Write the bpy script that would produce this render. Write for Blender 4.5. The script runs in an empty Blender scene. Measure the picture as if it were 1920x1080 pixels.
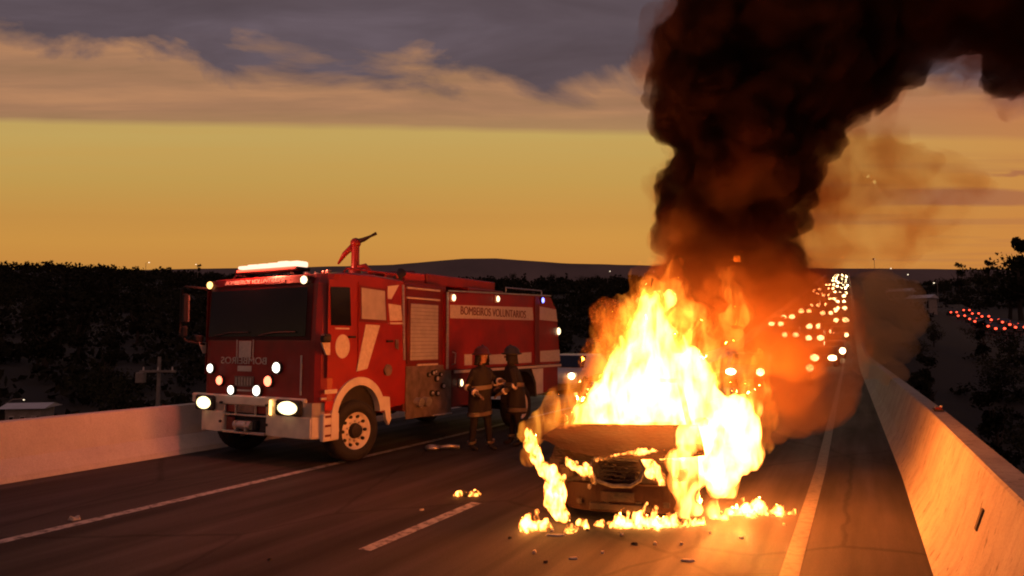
import bpy, bmesh, math, random
import numpy as np
from mathutils import Vector, Matrix, noise
random.seed(7)
R = math.radians
S = bpy.context.scene
C = S.collection
PI = math.pi

# ------------------------------------------------------------------ camera
cd = bpy.data.cameras.new('camera'); cam = bpy.data.objects.new('camera', cd); C.objects.link(cam)
cd.sensor_width = 36; cd.lens = 25.3125; cd.clip_start = .05; cd.clip_end = 6000
cam.location = (0, 0, 1.95); cam.rotation_euler = (R(90 + 4.236), 0, R(25.65)); S.camera = cam

# ------------------------------------------------------------------ sky
W = bpy.data.worlds.new('World'); S.world = W; W.use_nodes = True
nt = W.node_tree; nt.nodes.clear()
def wn(t, **k):
    n = nt.nodes.new(t)
    for a, v in k.items(): setattr(n, a, v)
    return n
def wl(a, b): nt.links.new(a, b)
def wm(op, a, b=None, c=None, clamp=False):
    n = wn('ShaderNodeMath', operation=op, use_clamp=clamp)
    for i, v in enumerate((a, b, c)):
        if v is None: continue
        if isinstance(v, (int, float)): n.inputs[i].default_value = v
        else: wl(v, n.inputs[i])
    return n.outputs[0]
def lin(c):
    return tuple(((v/255)/12.92 if v/255 <= .04045 else ((v/255+.055)/1.055)**2.4) for v in c) + (1,)
def wramp(fac, stops, interp='LINEAR'):
    n = wn('ShaderNodeValToRGB'); cr = n.color_ramp; cr.interpolation = interp
    while len(cr.elements) < len(stops): cr.elements.new(.5)
    for e, (p, c) in zip(cr.elements, stops): e.position = p; e.color = c
    wl(fac, n.inputs[0]); return n.outputs[0]
def wmix(f, a, b, mode='MIX'):
    n = wn('ShaderNodeMix', data_type='RGBA', blend_type=mode)
    if isinstance(f, (int, float)): n.inputs[0].default_value = f
    else: wl(f, n.inputs[0])
    for i, v in ((6, a), (7, b)):
        if isinstance(v, tuple): n.inputs[i].default_value = v
        else: wl(v, n.inputs[i])
    return n.outputs[2]
tc = wn('ShaderNodeTexCoord'); gen = tc.outputs['Generated']
sep = wn('ShaderNodeSeparateXYZ'); wl(gen, sep.inputs[0])
X_, Y_, Z_ = sep.outputs
# clouds lie in flat far sheets whose edges run square to the sunset: measure height against the distance along that bearing
fwd = wm('ADD', wm('MULTIPLY', X_, -math.sin(R(25.65))), wm('MULTIPLY', Y_, math.cos(R(25.65))))
fwd = wm('MAXIMUM', wm('ABSOLUTE', fwd), .12)
elev = wm('MULTIPLY', wm('ARCTANGENT', wm('DIVIDE', Z_, fwd)), 180/PI)   # degrees
azi = wm('MULTIPLY', wm('ARCTAN2', X_, Y_), 180/PI)                    # 0 along the road, negative left
azr = wm('ADD', azi, 25.65)
side_ = wm('DIVIDE', wm('ADD', wm('MULTIPLY', X_, math.cos(R(25.65))), wm('MULTIPLY', Y_, math.sin(R(25.65)))), fwd)
side_ = wm('MULTIPLY', wm('MAXIMUM', wm('MINIMUM', side_, 4), -4), 45)    # sideways position in the sheet, about degrees
def wnoise(scale_vec, detail, rough, dist=0, w=0):
    cmb = wn('ShaderNodeCombineXYZ')
    wl(wm('MULTIPLY', side_, scale_vec[0]), cmb.inputs[0]); wl(wm('MULTIPLY', elev, scale_vec[1]), cmb.inputs[1]); cmb.inputs[2].default_value = w
    n = wn('ShaderNodeTexNoise'); n.inputs['Scale'].default_value = 1; n.inputs['Detail'].default_value = detail
    n.inputs['Roughness'].default_value = rough; n.inputs['Distortion'].default_value = dist
    wl(cmb.outputs[0], n.inputs['Vector']); return n.outputs['Fac']
clear = wramp(wm('DIVIDE', elev, 30), [(0, lin((150,98,62))), (.19, lin((196,132,60))), (.27, lin((200,142,64))), (.33, lin((194,140,66))), (.42, lin((192,151,76))), (.54, lin((193,161,90))), (1, lin((150,140,110)))])
band_n = wnoise((.03, .9), 3, .5)
clear = wmix(wm('MULTIPLY', wm('SUBTRACT', band_n, .35), .55, clamp=True), clear, lin((204,148,66)))
# lower cloud sheet, warm underside, with a straight lower edge
edge = wm('ADD', wm('MULTIPLY', wm('SUBTRACT', wnoise((.05, .15), 4, .6, 0, 3), .5), .8), wm('ADD', 16.35, wm('MULTIPLY', side_, -.024)))
mlow = wm('DIVIDE', wm('SUBTRACT', elev, edge), .6, clamp=True)
n1 = wnoise((.085, .15), 6, .55, .5, 7.6)
wisp_n = wnoise((.07, .6), 5, .6, .3, 11)
warm = wramp(wisp_n, [(.25, lin((146,108,80))), (.5, lin((164,118,88))), (.75, lin((186,132,94)))])
warm = wmix(wm('DIVIDE', wm('SUBTRACT', 18.2, elev), 2.4, clamp=True), warm, lin((166,130,86)))
sky1 = wmix(wm('MULTIPLY', mlow, .95), clear, warm)
# dark purple-grey deck above, ragged border
up = wm('DIVIDE', wm('ADD', wm('SUBTRACT', elev, wm('ADD', 20.2, wm('MULTIPLY', side_, -.045))), wm('MULTIPLY', wm('SUBTRACT', n1, .5), -13)), 1.9, clamp=True)
n2 = wnoise((.06, .22), 5, .55, .4, 19)
grey = wramp(n2, [(.25, lin((74,63,70))), (.5, lin((88,76,84))), (.78, lin((112,98,108)))])
sky2 = wmix(wm('MULTIPLY', up, .97), sky1, grey)
# thin purple streaks low on the right
sn = wnoise((.10, .5), 5, .6, .2, 31)
s_c = wm('SUBTRACT', wm('ADD', elev, wm('MULTIPLY', wm('SUBTRACT', sn, .5), -1.4)), 11.4)
st1 = wm('MULTIPLY', wm('DIVIDE', wm('SUBTRACT', .85, wm('ABSOLUTE', s_c)), .3, clamp=True), wm('DIVIDE', wm('SUBTRACT', side_, 21), 6, clamp=True))
s_d = wm('SUBTRACT', wm('ADD', elev, wm('MULTIPLY', wm('SUBTRACT', wnoise((.16, .5), 5, .6, .2, 43), .5), -3.5)), 13.3)
st2 = wm('MULTIPLY', wm('DIVIDE', wm('SUBTRACT', .45, wm('ABSOLUTE', s_d)), .3, clamp=True), wm('DIVIDE', wm('SUBTRACT', side_, 29), 3, clamp=True))
st3 = wm('MULTIPLY', wm('MULTIPLY', wm('DIVIDE', wm('SUBTRACT', wnoise((.04, 1.1), 4, .55, .2, 57), .5), .12, clamp=True), .45), wm('MULTIPLY', wm('DIVIDE', wm('SUBTRACT', side_, 10), 9, clamp=True), wm('DIVIDE', wm('SUBTRACT', 15.5, elev), 1.5, clamp=True)))
st = wm('MAXIMUM', wm('MAXIMUM', st1, st2), st3)
sky3 = wmix(wm('MULTIPLY', st, .85), sky2, lin((116,82,76)))
zen = wm('DIVIDE', wm('SUBTRACT', elev, 30), 35, clamp=True)
sky3 = wmix(wm('MULTIPLY', wm('MULTIPLY', wm('DIVIDE', wm('SUBTRACT', side_, 12), 20, clamp=True), wm('DIVIDE', wm('SUBTRACT', 21, elev), 3, clamp=True)), .5), sky3, lin((206,122,58)))
sky4 = wmix(zen, sky3, lin((66,60,76)))
# the afterglow fades round to the dusky side behind
back = wm('DIVIDE', wm('SUBTRACT', wm('ABSOLUTE', azr), 60), 70, clamp=True)
sky5 = wmix(wm('MULTIPLY', back, .9), sky4, lin((138,98,90)))
sky5 = wmix(wm('DIVIDE', wm('MULTIPLY', elev, -1), 3, clamp=True), sky5, lin((24,17,14)))
nish = wn('ShaderNodeTexSky', sky_type='NISHITA', sun_disc=False); nish.sun_elevation = R(1.5); nish.sun_rotation = R(-20)
bg1 = wn('ShaderNodeBackground'); wl(sky5, bg1.inputs[0]); bg1.inputs[1].default_value = 1.0
bg2 = wn('ShaderNodeBackground'); wl(nish.outputs[0], bg2.inputs[0]); bg2.inputs[1].default_value = .004
ad = wn('ShaderNodeAddShader'); wl(bg1.outputs[0], ad.inputs[0]); wl(bg2.outputs[0], ad.inputs[1])
wo = wn('ShaderNodeOutputWorld'); wl(ad.outputs[0], wo.inputs[0])

sl = bpy.data.lights.new('sun', 'SUN'); so = bpy.data.objects.new('sun', sl); C.objects.link(so)
sl.energy = .06; sl.angle = R(12); sl.color = (1, .62, .36)
so.rotation_euler = (R(90 - 1.5), 0, R(20 + 180)); so.location = (0, 0, 60)

V = S.view_settings; V.view_transform = 'Standard'; V.look = 'None'; V.exposure = 0; V.gamma = 1; V.use_curve_mapping = False
S.render.engine = 'CYCLES'; cy = S.cycles
cy.use_denoising = True; cy.max_bounces = 6; cy.diffuse_bounces = 2; cy.glossy_bounces = 2; cy.transmission_bounces = 3; cy.volume_bounces = 1
cy.transparent_max_bounces = 24; cy.sample_clamp_indirect = 6; cy.sample_clamp_direct = 0; cy.use_adaptive_sampling = True; cy.adaptive_threshold = .02
cy.caustics_reflective = False; cy.caustics_refractive = False
cy.volume_max_steps = 256
cy.pixel_filter_type = 'BLACKMAN_HARRIS'; cy.filter_width = 2.0

# ------------------------------------------------------------------ materials
def nodes(name):
    m = bpy.data.materials.new(name); m.use_nodes = True
    t = m.node_tree; t.nodes.clear(); o = t.nodes.new('ShaderNodeOutputMaterial')
    return m, t, o
def mat(name, col, rough=.5, metal=0., var=.25, scale=6., bump=.0, bscale=60., coat=0., col2=None, stretch=None, spec=.5, rvar=.15, obj_coords=True):
    """Principled surface whose colour and roughness wander with noise"""
    m, t, o = nodes(name); N = t.nodes; L = t.links
    p = N.new('ShaderNodeBsdfPrincipled'); L.new(p.outputs[0], o.inputs[0])
    co = N.new('ShaderNodeTexCoord'); mp = N.new('ShaderNodeMapping'); L.new(co.outputs['Object'], mp.inputs[0])
    if stretch: mp.inputs['Scale'].default_value = stretch
    n = N.new('ShaderNodeTexNoise'); n.inputs['Scale'].default_value = scale; n.inputs['Detail'].default_value = 5; L.new(mp.outputs[0], n.inputs['Vector'])
    r = N.new('ShaderNodeValToRGB'); L.new(n.outputs['Fac'], r.inputs[0])
    c2 = col2 or tuple(v*(1-var) for v in col); c1 = col if col2 else tuple(min(1, v*(1+var)) for v in col)
    r.color_ramp.elements[0].position = .32; r.color_ramp.elements[0].color = (*c2, 1)
    r.color_ramp.elements[1].position = .68; r.color_ramp.elements[1].color = (*c1, 1)
    L.new(r.outputs[0], p.inputs['Base Color'])
    mr = N.new('ShaderNodeMapRange'); L.new(n.outputs['Fac'], mr.inputs[0]); mr.inputs[3].default_value = max(.02, rough-rvar); mr.inputs[4].default_value = min(1, rough+rvar)
    L.new(mr.outputs[0], p.inputs['Roughness']); p.inputs['Metallic'].default_value = metal
    p.inputs['Specular IOR Level'].default_value = spec
    if coat: p.inputs['Coat Weight'].default_value = coat; p.inputs['Coat Roughness'].default_value = .12
    if bump:
        b = N.new('ShaderNodeBump'); b.inputs['Strength'].default_value = bump; b.inputs['Distance'].default_value = .02
        nb = N.new('ShaderNodeTexNoise'); nb.inputs['Scale'].default_value = bscale; nb.inputs['Detail'].default_value = 4; L.new(mp.outputs[0], nb.inputs['Vector'])
        L.new(nb.outputs['Fac'], b.inputs['Height']); L.new(b.outputs[0], p.inputs['Normal'])
    return m
def glow(name, col, s):
    """a lit lamp: brighter in the middle of the lens than at its rim"""
    m, t, o = nodes(name); N = t.nodes; L = t.links
    e = N.new('ShaderNodeEmission'); e.inputs[0].default_value = (*col, 1)
    n = N.new('ShaderNodeTexNoise'); n.inputs['Scale'].default_value = 14
    mr = N.new('ShaderNodeMapRange'); L.new(n.outputs['Fac'], mr.inputs[0]); mr.inputs[3].default_value = s*.8; mr.inputs[4].default_value = s*1.2
    L.new(mr.outputs[0], e.inputs[1]); L.new(e.outputs[0], o.inputs[0]); return m

M = {}
M['red'] = mat('fire_red_paint', (.25, .012, .0075), .45, 0, .22, 2.4, coat=.25, rvar=.1)
M['darkred'] = mat('dark_red_paint', (.13, .012, .01), .45, 0, .2, 3)
M['white'] = mat('white_paint', (.62, .58, .54), .42, 0, .12, 3)
M['cream'] = mat('cream_bumper', (.78, .68, .55), .45, 0, .16, 4)
M['steel'] = mat('brushed_metal', (.5, .48, .46), .38, .7, .2, 8, stretch=(1, 1, 6))
M['dark'] = mat('dark_chassis', (.018, .015, .014), .7, 0, .4, 5)
M['rubber'] = mat('tyre_rubber', (.02, .018, .017), .85, 0, .3, 9, bump=.3)
M['glass'] = mat('dark_window_glass', (.012, .012, .014), .12, 0, .2, 2, rvar=.05)
M['panel'] = mat('pump_panel_metal', (.2, .15, .13), .45, .4, .35, 7)
M['shutter'] = mat('shutter_and_window_shine', (.5, .47, .44), .42, .35, .12, 5)
M['gauge'] = mat('gauge_rim', (.7, .68, .66), .3, .6, .1, 5)
M['refl'] = mat('reflective_tape', (.56, .50, .45), .4, 0, .12, 20)
M['turnout'] = mat('turnout_cloth', (.013, .010, .009), .85, 0, .35, 12, bump=.5, bscale=40)
M['skin'] = mat('skin', (.32, .17, .11), .6, 0, .15, 14)
M['helmet'] = mat('helmet_shell', (.07, .014, .010), .4, 0, .2, 6)
M['helmet_black'] = mat('helmet_black', (.025, .022, .02), .45, 0, .2, 6)
M['glove'] = mat('glove_leather', (.14, .10, .07), .8, 0, .3, 20)
M['hose'] = mat('hose_canvas', (.4, .34, .26), .8, 0, .2, 30)
M['char'] = mat('charred_paint', (.05, .02, .012), .75, 0, .6, 5, bump=.7, bscale=22, col2=(.015, .011, .01))
M['scorch'] = mat('scorched_hood', (.05, .018, .010), .75, 0, .5, 2.5, bump=.4, bscale=16, col2=(.028, .012, .008), spec=.2)
M['ash'] = mat('ash_metal', (.2, .16, .13), .8, .2, .5, 12, bump=.5, bscale=40)
M['conc_pole'] = mat('pole_concrete', (.22, .2, .18), .85, 0, .2, 4)
M['bark'] = mat('bark', (.035, .026, .02), .9, 0, .4, 10)
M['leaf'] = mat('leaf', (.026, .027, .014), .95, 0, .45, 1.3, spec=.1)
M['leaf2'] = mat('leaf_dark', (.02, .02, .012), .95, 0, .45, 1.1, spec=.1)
M['wall'] = mat('plaster_wall', (.3, .27, .24), .85, 0, .2, 2)
M['roofm'] = mat('pale_sheet_roof', (.55, .55, .58), .5, .2, .12, 1.5)
M['carpaint'] = mat('car_paint_silver', (.35, .34, .33), .35, .3, .1, 3, coat=.3)
M['cardark'] = mat('car_paint_dark', (.04, .04, .045), .35, .2, .1, 3, coat=.3)
M['debris'] = mat('debris_pale', (.5, .44, .38), .7, 0, .4, 25)
M['debris_dark'] = mat('debris_dark', (.05, .035, .03), .8, 0, .4, 25)
M['canopy'] = mat('reflector_red', (.4, .03, .02), .35, 0, .1, 20)
M['L_head'] = glow('headlight_warm', (1, .76, .36), 3.2)
M['L_white'] = glow('lamp_white', (1, .90, .74), 3.5)
M['L_red'] = glow('lamp_red', (1, .16, .08), 5)
M['L_amber'] = glow('lamp_amber', (1, .5, .14), 4)
M['L_pale'] = glow('lamp_pale_amber', (1, .75, .4), 3)
M['L_blue'] = glow('lamp_blue', (.18, .2, 1), 5)
M['L_bar'] = glow('lightbar_white', (1, .60, .42), 1.9)
M['L_barred'] = glow('lightbar_red', (1, .06, .03), 5)
M['L_far'] = glow('far_headlight', (1, .78, .38), 18)
M['L_farwarm'] = glow('far_headlight_warm', (1, .68, .3), 9)
M['L_tail'] = glow('far_tail_light', (1, .07, .03), 4)
M['L_town'] = glow('town_light', (1, .8, .55), 2.5)
M['ember'] = glow('ember', (1, .5, .12), 3)

# ------------------------------------------------------------------ helpers
def obj(name, bm, m, parent=None, smooth=False):
    me = bpy.data.meshes.new(name)
    if isinstance(bm, bmesh.types.BMesh):
        bmesh.ops.recalc_face_normals(bm, faces=bm.faces); bm.to_mesh(me); bm.free()
    else: me = bm
    if smooth:
        me.polygons.foreach_set('use_smooth', [True]*len(me.polygons))
    o = bpy.data.objects.new(name, me); C.objects.link(o)
    if m is not None and not me.materials: me.materials.append(m)
    if parent: o.parent = parent
    return o
def tag(o, label=None, cat=None, group=None, kind=None):
    for k, v in (('label', label), ('category', cat), ('group', group), ('kind', kind)):
        if v: o[k] = v
    return o
def thing(name, label, cat, loc=(0,0,0), rz=0, group=None):
    o = bpy.data.objects.new(name, None); C.objects.link(o); o.location = loc; o.rotation_euler = (0, 0, rz); o.empty_display_size = .3
    return tag(o, label, cat, group)
def bx(bm, c, s, bev=0., rot=None, seg=1):
    r = bmesh.ops.create_cube(bm, size=1); vs = r['verts']
    mt = Matrix.Translation(c) @ (rot.to_4x4() if rot else Matrix()) @ Matrix.Diagonal((*s, 1))
    bmesh.ops.transform(bm, matrix=mt, verts=vs)
    if bev:
        es = {e for v in vs for e in v.link_edges}
        bmesh.ops.bevel(bm, geom=list(es), offset=bev, segments=seg, affect='EDGES', profile=.6)
    return bm
def cyl(bm, p0, p1, r0, r1=None, n=16, caps=True):
    p0 = Vector(p0); p1 = Vector(p1); d = p1-p0
    q = Vector((0,0,1)).rotation_difference(d.normalized()).to_matrix().to_4x4()
    bmesh.ops.create_cone(bm, cap_ends=caps, segments=n, radius1=r0, radius2=r0 if r1 is None else r1, depth=d.length, matrix=Matrix.Translation((p0+p1)/2) @ q)
    return bm
def ell(bm, c, r, sub=2, rot=None):
    mt = Matrix.Translation(c) @ (rot.to_4x4() if rot else Matrix()) @ Matrix.Diagonal((*r, 1))
    bmesh.ops.create_icosphere(bm, subdivisions=sub, radius=1, matrix=mt); return bm
def tube(bm, pts, r, n=8):
    rings = []; pts = [Vector(p) for p in pts]
    for i, p in enumerate(pts):
        d = (pts[min(i+1, len(pts)-1)]-pts[max(i-1, 0)]).normalized()
        a = d.cross(Vector((0,0,1)));
        if a.length < 1e-3: a = Vector((1,0,0))
        a.normalize(); b = d.cross(a); rr = r[i] if isinstance(r, (list, tuple)) else r
        rings.append([bm.verts.new(p+a*math.cos(2*PI*k/n)*rr+b*math.sin(2*PI*k/n)*rr) for k in range(n)])
    for a, b in zip(rings, rings[1:]):
        for k in range(n): bm.faces.new((a[k], a[(k+1)%n], b[(k+1)%n], b[k]))
    bm.faces.new(rings[0][::-1]); bm.faces.new(rings[-1]); return bm
def poly(bm, pts, ext):
    """closed polygon of 3-D points swept by the vector ext"""
    e = Vector(ext); a = [bm.verts.new(p) for p in pts]; b = [bm.verts.new(Vector(p)+e) for p in pts]; n = len(pts)
    bm.faces.new(a[::-1]); bm.faces.new(b)
    for k in range(n): bm.faces.new((a[k], a[(k+1)%n], b[(k+1)%n], b[k]))
    return bm
def B(): return bmesh.new()
def box(name, c, s, m, parent, bev=0., rot=None, seg=1): return obj(name, bx(B(), c, s, bev, rot, seg), m, parent)
def revolve(bm, prof, axis='x', c=(0,0,0), n=28):
    """profile [(along axis, radius)] turned round the axis; open ended profile rings are joined in order"""
    rings = []
    for a, r in prof:
        ring = []
        for k in range(n):
            t = 2*PI*k/n; u, v = r*math.cos(t), r*math.sin(t)
            ring.append(bm.verts.new((c[0]+a, c[1]+u, c[2]+v) if axis == 'x' else (c[0]+u, c[1]+v, c[2]+a)))
        rings.append(ring)
    for a, b in zip(rings, rings[1:]):
        for k in range(n): bm.faces.new((a[k], a[(k+1)%n], b[(k+1)%n], b[k]))
    return bm
def text(name, s, size, m, parent, loc, rot, width=None, mirror=False, depth=.004):
    cu = bpy.data.curves.new(name, 'FONT'); cu.body = s; cu.size = size; cu.extrude = depth; cu.align_x = 'CENTER'; cu.align_y = 'CENTER'
    to = bpy.data.objects.new(name, cu); C.objects.link(to)
    dg = bpy.context.evaluated_depsgraph_get(); me = bpy.data.meshes.new_from_object(to.evaluated_get(dg))
    bpy.data.objects.remove(to)
    vs = np.empty(len(me.vertices)*3); me.vertices.foreach_get('co', vs); vs = vs.reshape(-1, 3)
    w = vs[:, 0].max()-vs[:, 0].min()
    if width: vs[:, 0] *= width/w
    if mirror: vs[:, 0] *= -1; me.flip_normals()
    me.vertices.foreach_set('co', vs.ravel()); me.materials.clear(); me.name = name
    o = obj(name, me, m, parent); o.location = loc; o.rotation_euler = rot; return o
def copy_tree(o, parent=None):
    c = o.copy(); C.objects.link(c); c.parent = parent
    for ch in list(o.children): copy_tree(ch, c)
    return c

# ------------------------------------------------------------------ the road, its markings and barriers
def rz(y):
    if y < 50: return 0.
    if y < 90: return .104*(y-50)**2/80
    return 2.08+.104*(y-90)
def sh(y): return -.011*max(0, y-12)
ST = [-30+2*i for i in range(30)]+[30+3*i for i in range(30)]+[120+8*i for i in range(43)]
def sweep(bm, prof, y0, y1, closed=False, step=None):
    """profile [(x, z)] carried along the road between y0 and y1"""
    ys = [y0]+[y for y in ST if y0+.3 < y < y1-.3]+[y1]; rows = []
    for y in ys: rows.append([bm.verts.new((x+sh(y), y, z+rz(y))) for x, z in prof])
    n = len(prof)
    for a, b in zip(rows, rows[1:]):
        for k in range(n if closed else n-1): bm.faces.new((a[k], b[k], b[(k+1) % n], a[(k+1) % n]))
    if closed: bm.faces.new(rows[0]); bm.faces.new(rows[-1][::-1])
    return bm
# asphalt: coarse grain, tyre-polished tracks along the lanes
def asphalt():
    m, t, o = nodes('asphalt'); N = t.nodes; L = t.links
    p = N.new('ShaderNodeBsdfPrincipled'); L.new(p.outputs[0], o.inputs[0]); p.inputs['Specular IOR Level'].default_value = .32
    co = N.new('ShaderNodeTexCoord'); out = []
    for sc, det, st in ((2.6, 6, (1, .05, 1)), (95, 3, (1, 1, 1)), (.8, 6, (1, .4, 1)), (34, 2, (1, 1, 1))):
        mp = N.new('ShaderNodeMapping'); mp.inputs['Scale'].default_value = st; L.new(co.outputs['Object'], mp.inputs[0])
        n = N.new('ShaderNodeTexNoise'); n.inputs['Scale'].default_value = sc; n.inputs['Detail'].default_value = det; L.new(mp.outputs[0], n.inputs['Vector']); out.append(n.outputs['Fac'])
    def rp(x, a, b, ca, cb):
        r = N.new('ShaderNodeValToRGB'); L.new(x, r.inputs[0]); e = r.color_ramp.elements
        e[0].position = a; e[0].color = (*ca, 1); e[1].position = b; e[1].color = (*cb, 1); return r.outputs[0]
    def mul(a, b, k):
        q = N.new('ShaderNodeMix'); q.data_type = 'RGBA'; q.blend_type = 'MULTIPLY'; q.inputs[0].default_value = k; L.new(a, q.inputs[6]); L.new(b, q.inputs[7]); return q.outputs[2]
    c = rp(out[0], .34, .66, (.029, .025, .024), (.068, .056, .052))
    c = mul(c, rp(out[2], .36, .62, (.6, .58, .57), (1.15, 1.15, 1.15)), .9)
    c = mul(c, rp(out[1], .35, .65, (.45, .45, .45), (1.4, 1.4, 1.4)), .8)
    c = mul(c, rp(out[3], .30, .42, (.45, .42, .4), (1, 1, 1)), .5)
    # cracks and sealed joints: borders of large cells
    v = N.new('ShaderNodeTexVoronoi'); v.feature = 'DISTANCE_TO_EDGE'; v.inputs['Scale'].default_value = .42
    mp = N.new('ShaderNodeMapping'); mp.inputs['Scale'].default_value = (1, .6, 1); ds = N.new('ShaderNodeMix'); ds.data_type = 'VECTOR'; ds.inputs[0].default_value = .12
    nn = N.new('ShaderNodeTexNoise'); nn.inputs['Scale'].default_value = 2.2; nn.inputs['Detail'].default_value = 5; L.new(co.outputs['Object'], nn.inputs['Vector'])
    L.new(co.outputs['Object'], ds.inputs[4]); L.new(nn.outputs['Color'], ds.inputs[5]); L.new(ds.outputs[1], mp.inputs[0]); L.new(mp.outputs[0], v.inputs['Vector'])
    c = mul(c, rp(v.outputs['Distance'], .004, .012, (.35, .33, .32), (1, 1, 1)), .8)
    L.new(c, p.inputs['Base Color'])
    mr = N.new('ShaderNodeMapRange'); L.new(out[0], mr.inputs[0]); mr.inputs[1].default_value = .35; mr.inputs[2].default_value = .65; mr.inputs[3].default_value = .88; mr.inputs[4].default_value = .68
    L.new(mr.outputs[0], p.inputs['Roughness'])
    b = N.new('ShaderNodeBump'); b.inputs['Strength'].default_value = .5; b.inputs['Distance'].default_value = .008; L.new(out[1], b.inputs['Height']); L.new(b.outputs[0], p.inputs['Normal'])
    return m
def worn_paint(name, top):
    m, t, o = nodes(name); N = t.nodes; L = t.links
    p = N.new('ShaderNodeBsdfPrincipled'); L.new(p.outputs[0], o.inputs[0]); p.inputs['Roughness'].default_value = .6
    co = N.new('ShaderNodeTexCoord')
    n = N.new('ShaderNodeTexNoise'); n.inputs['Scale'].default_value = 9; n.inputs['Detail'].default_value = 8; n.inputs['Roughness'].default_value = .7; L.new(co.outputs['Object'], n.inputs['Vector'])
    r = N.new('ShaderNodeValToRGB'); L.new(n.outputs['Fac'], r.inputs[0])
    r.color_ramp.elements[0].position = .38; r.color_ramp.elements[0].color = (.07, .06, .056, 1)
    r.color_ramp.elements[1].position = .55; r.color_ramp.elements[1].color = (top, top*.93, top*.87, 1)
    L.new(r.outputs[0], p.inputs['Base Color']); return m
def concrete(name, stain):
    m, t, o = nodes(name); N = t.nodes; L = t.links
    p = N.new('ShaderNodeBsdfPrincipled'); L.new(p.outputs[0], o.inputs[0]); p.inputs['Roughness'].default_value = .8
    co = N.new('ShaderNodeTexCoord'); f = []
    for sc, det, st in ((1.6, 6, (1, 1, 1)), (7, 5, (1, 1, .09)), (50, 4, (1, 1, 1)), (11, 3, (1, 1, .3))):
        mp = N.new('ShaderNodeMapping'); mp.inputs['Scale'].default_value = st; L.new(co.outputs['Object'], mp.inputs[0])
        n = N.new('ShaderNodeTexNoise'); n.inputs['Scale'].default_value = sc; n.inputs['Detail'].default_value = det; n.inputs['Roughness'].default_value = .6; L.new(mp.outputs[0], n.inputs['Vector']); f.append(n.outputs['Fac'])
    def rp(x, a, b, ca, cb):
        r = N.new('ShaderNodeValToRGB'); L.new(x, r.inputs[0]); e = r.color_ramp.elements
        e[0].position = a; e[0].color = (*ca, 1); e[1].position = b; e[1].color = (*cb, 1); return r.outputs[0]
    def mul(a, b, k):
        q = N.new('ShaderNodeMix'); q.data_type = 'RGBA'; q.blend_type = 'MULTIPLY'; q.inputs[0].default_value = k; L.new(a, q.inputs[6]); L.new(b, q.inputs[7]); return q.outputs[2]
    c = rp(f[0], .3, .7, *((.30, .27, .24), (.42, .39, .35)) if stain > .5 else ((.56, .52, .48), (.68, .64, .59)))
    c = mul(c, rp(f[1], .34, .52, (.5, .46, .42), (1, 1, 1)), .4*stain)
    c = mul(c, rp(f[3], .30, .38, (.2, .17, .15), (1, 1, 1)), .8*stain)
    c = mul(c, rp(f[2], .3, .6, (.75, .74, .72), (1.05, 1.05, 1.05)), .6)
    L.new(c, p.inputs['Base Color'])
    b = N.new('ShaderNodeBump'); b.inputs['Strength'].default_value = .5; b.inputs['Distance'].default_value = .012; L.new(f[2], b.inputs['Height']); L.new(b.outputs[0], p.inputs['Normal'])
    return m
M['asphalt'] = asphalt(); M['paint'] = worn_paint('worn_road_paint', .5); M['paint_faded'] = worn_paint('faded_road_paint', .13); M['concrete'] = concrete('barrier_concrete', 1.); M['concrete_plain'] = concrete('barrier_concrete_plain', .18)
tag(obj('road', sweep(B(), [(-11.3, -.9), (-11.3, -.002), (-10.72, 0), (.53, 0), (1.2, -.002), (1.2, -.9)], -30, 455), M['asphalt']), kind='structure')
tag(obj('road_edge_line', sweep(B(), [(-7.68, .004), (-7.53, .004)], -30, 450), M['paint']), kind='structure')
tag(obj('road_edge_line', sweep(B(), [(-.66, .004), (-.51, .004)], -30, 450), M['paint_faded']), kind='structure')
for i in range(-3, 30):
    y0 = 5.62+8.8*i
    tag(obj('road_lane_dash', sweep(B(), [(-4.30, .004), (-4.16, .004)], y0, y0+2.2), M['paint']), kind='structure')
lb = obj('concrete_barrier', sweep(B(), [(-10.62, .0), (-10.66, .08), (-10.86, .3), (-11.0, .80), (-11.18, .81), (-11.25, .0)], -30, 455, True), M['concrete_plain'])
tag(lb, 'long concrete barrier along the road shoulder behind the parked fire engine', 'barrier')
rb = obj('concrete_barrier', sweep(B(), [(.50, .0), (.54, .07), (.66, .28), (.88, .93), (.90, .95), (1.09, .95), (1.15, .0)], -30, 455, True), M['concrete'])
tag(rb, 'stained concrete barrier lit orange by the fire, running uphill beside the right edge line', 'barrier')
# things fixed on the right-hand barrier
rp = thing('reflector_plate', 'small dark upright plate fixed to the near face of the orange lit barrier', 'reflector', (.775, 6.46, .62), 0)
box('plate', (0, 0, 0), (.03, .075, .17), M['debris_dark'], rp, .006, Matrix.Rotation(R(18), 3, 'Y'))
box('bracket', (.03, 0, 0), (.05, .03, .06), M['dark'], rp)
rt = thing('reflector', 'low red reflector block sitting on top of the right barrier', 'reflector', (1.0, 12.1, .95-.001), 0)
box('base', (0, 0, .02), (.13, .3, .025), M['dark'], rt, .008); box('lens', (0, 0, .045), (.09, .24, .035), M['darkred'], rt, .012)
box('stud', (.03, -.06, .07), (.03, .03, .024), M['white'], rt)

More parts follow.
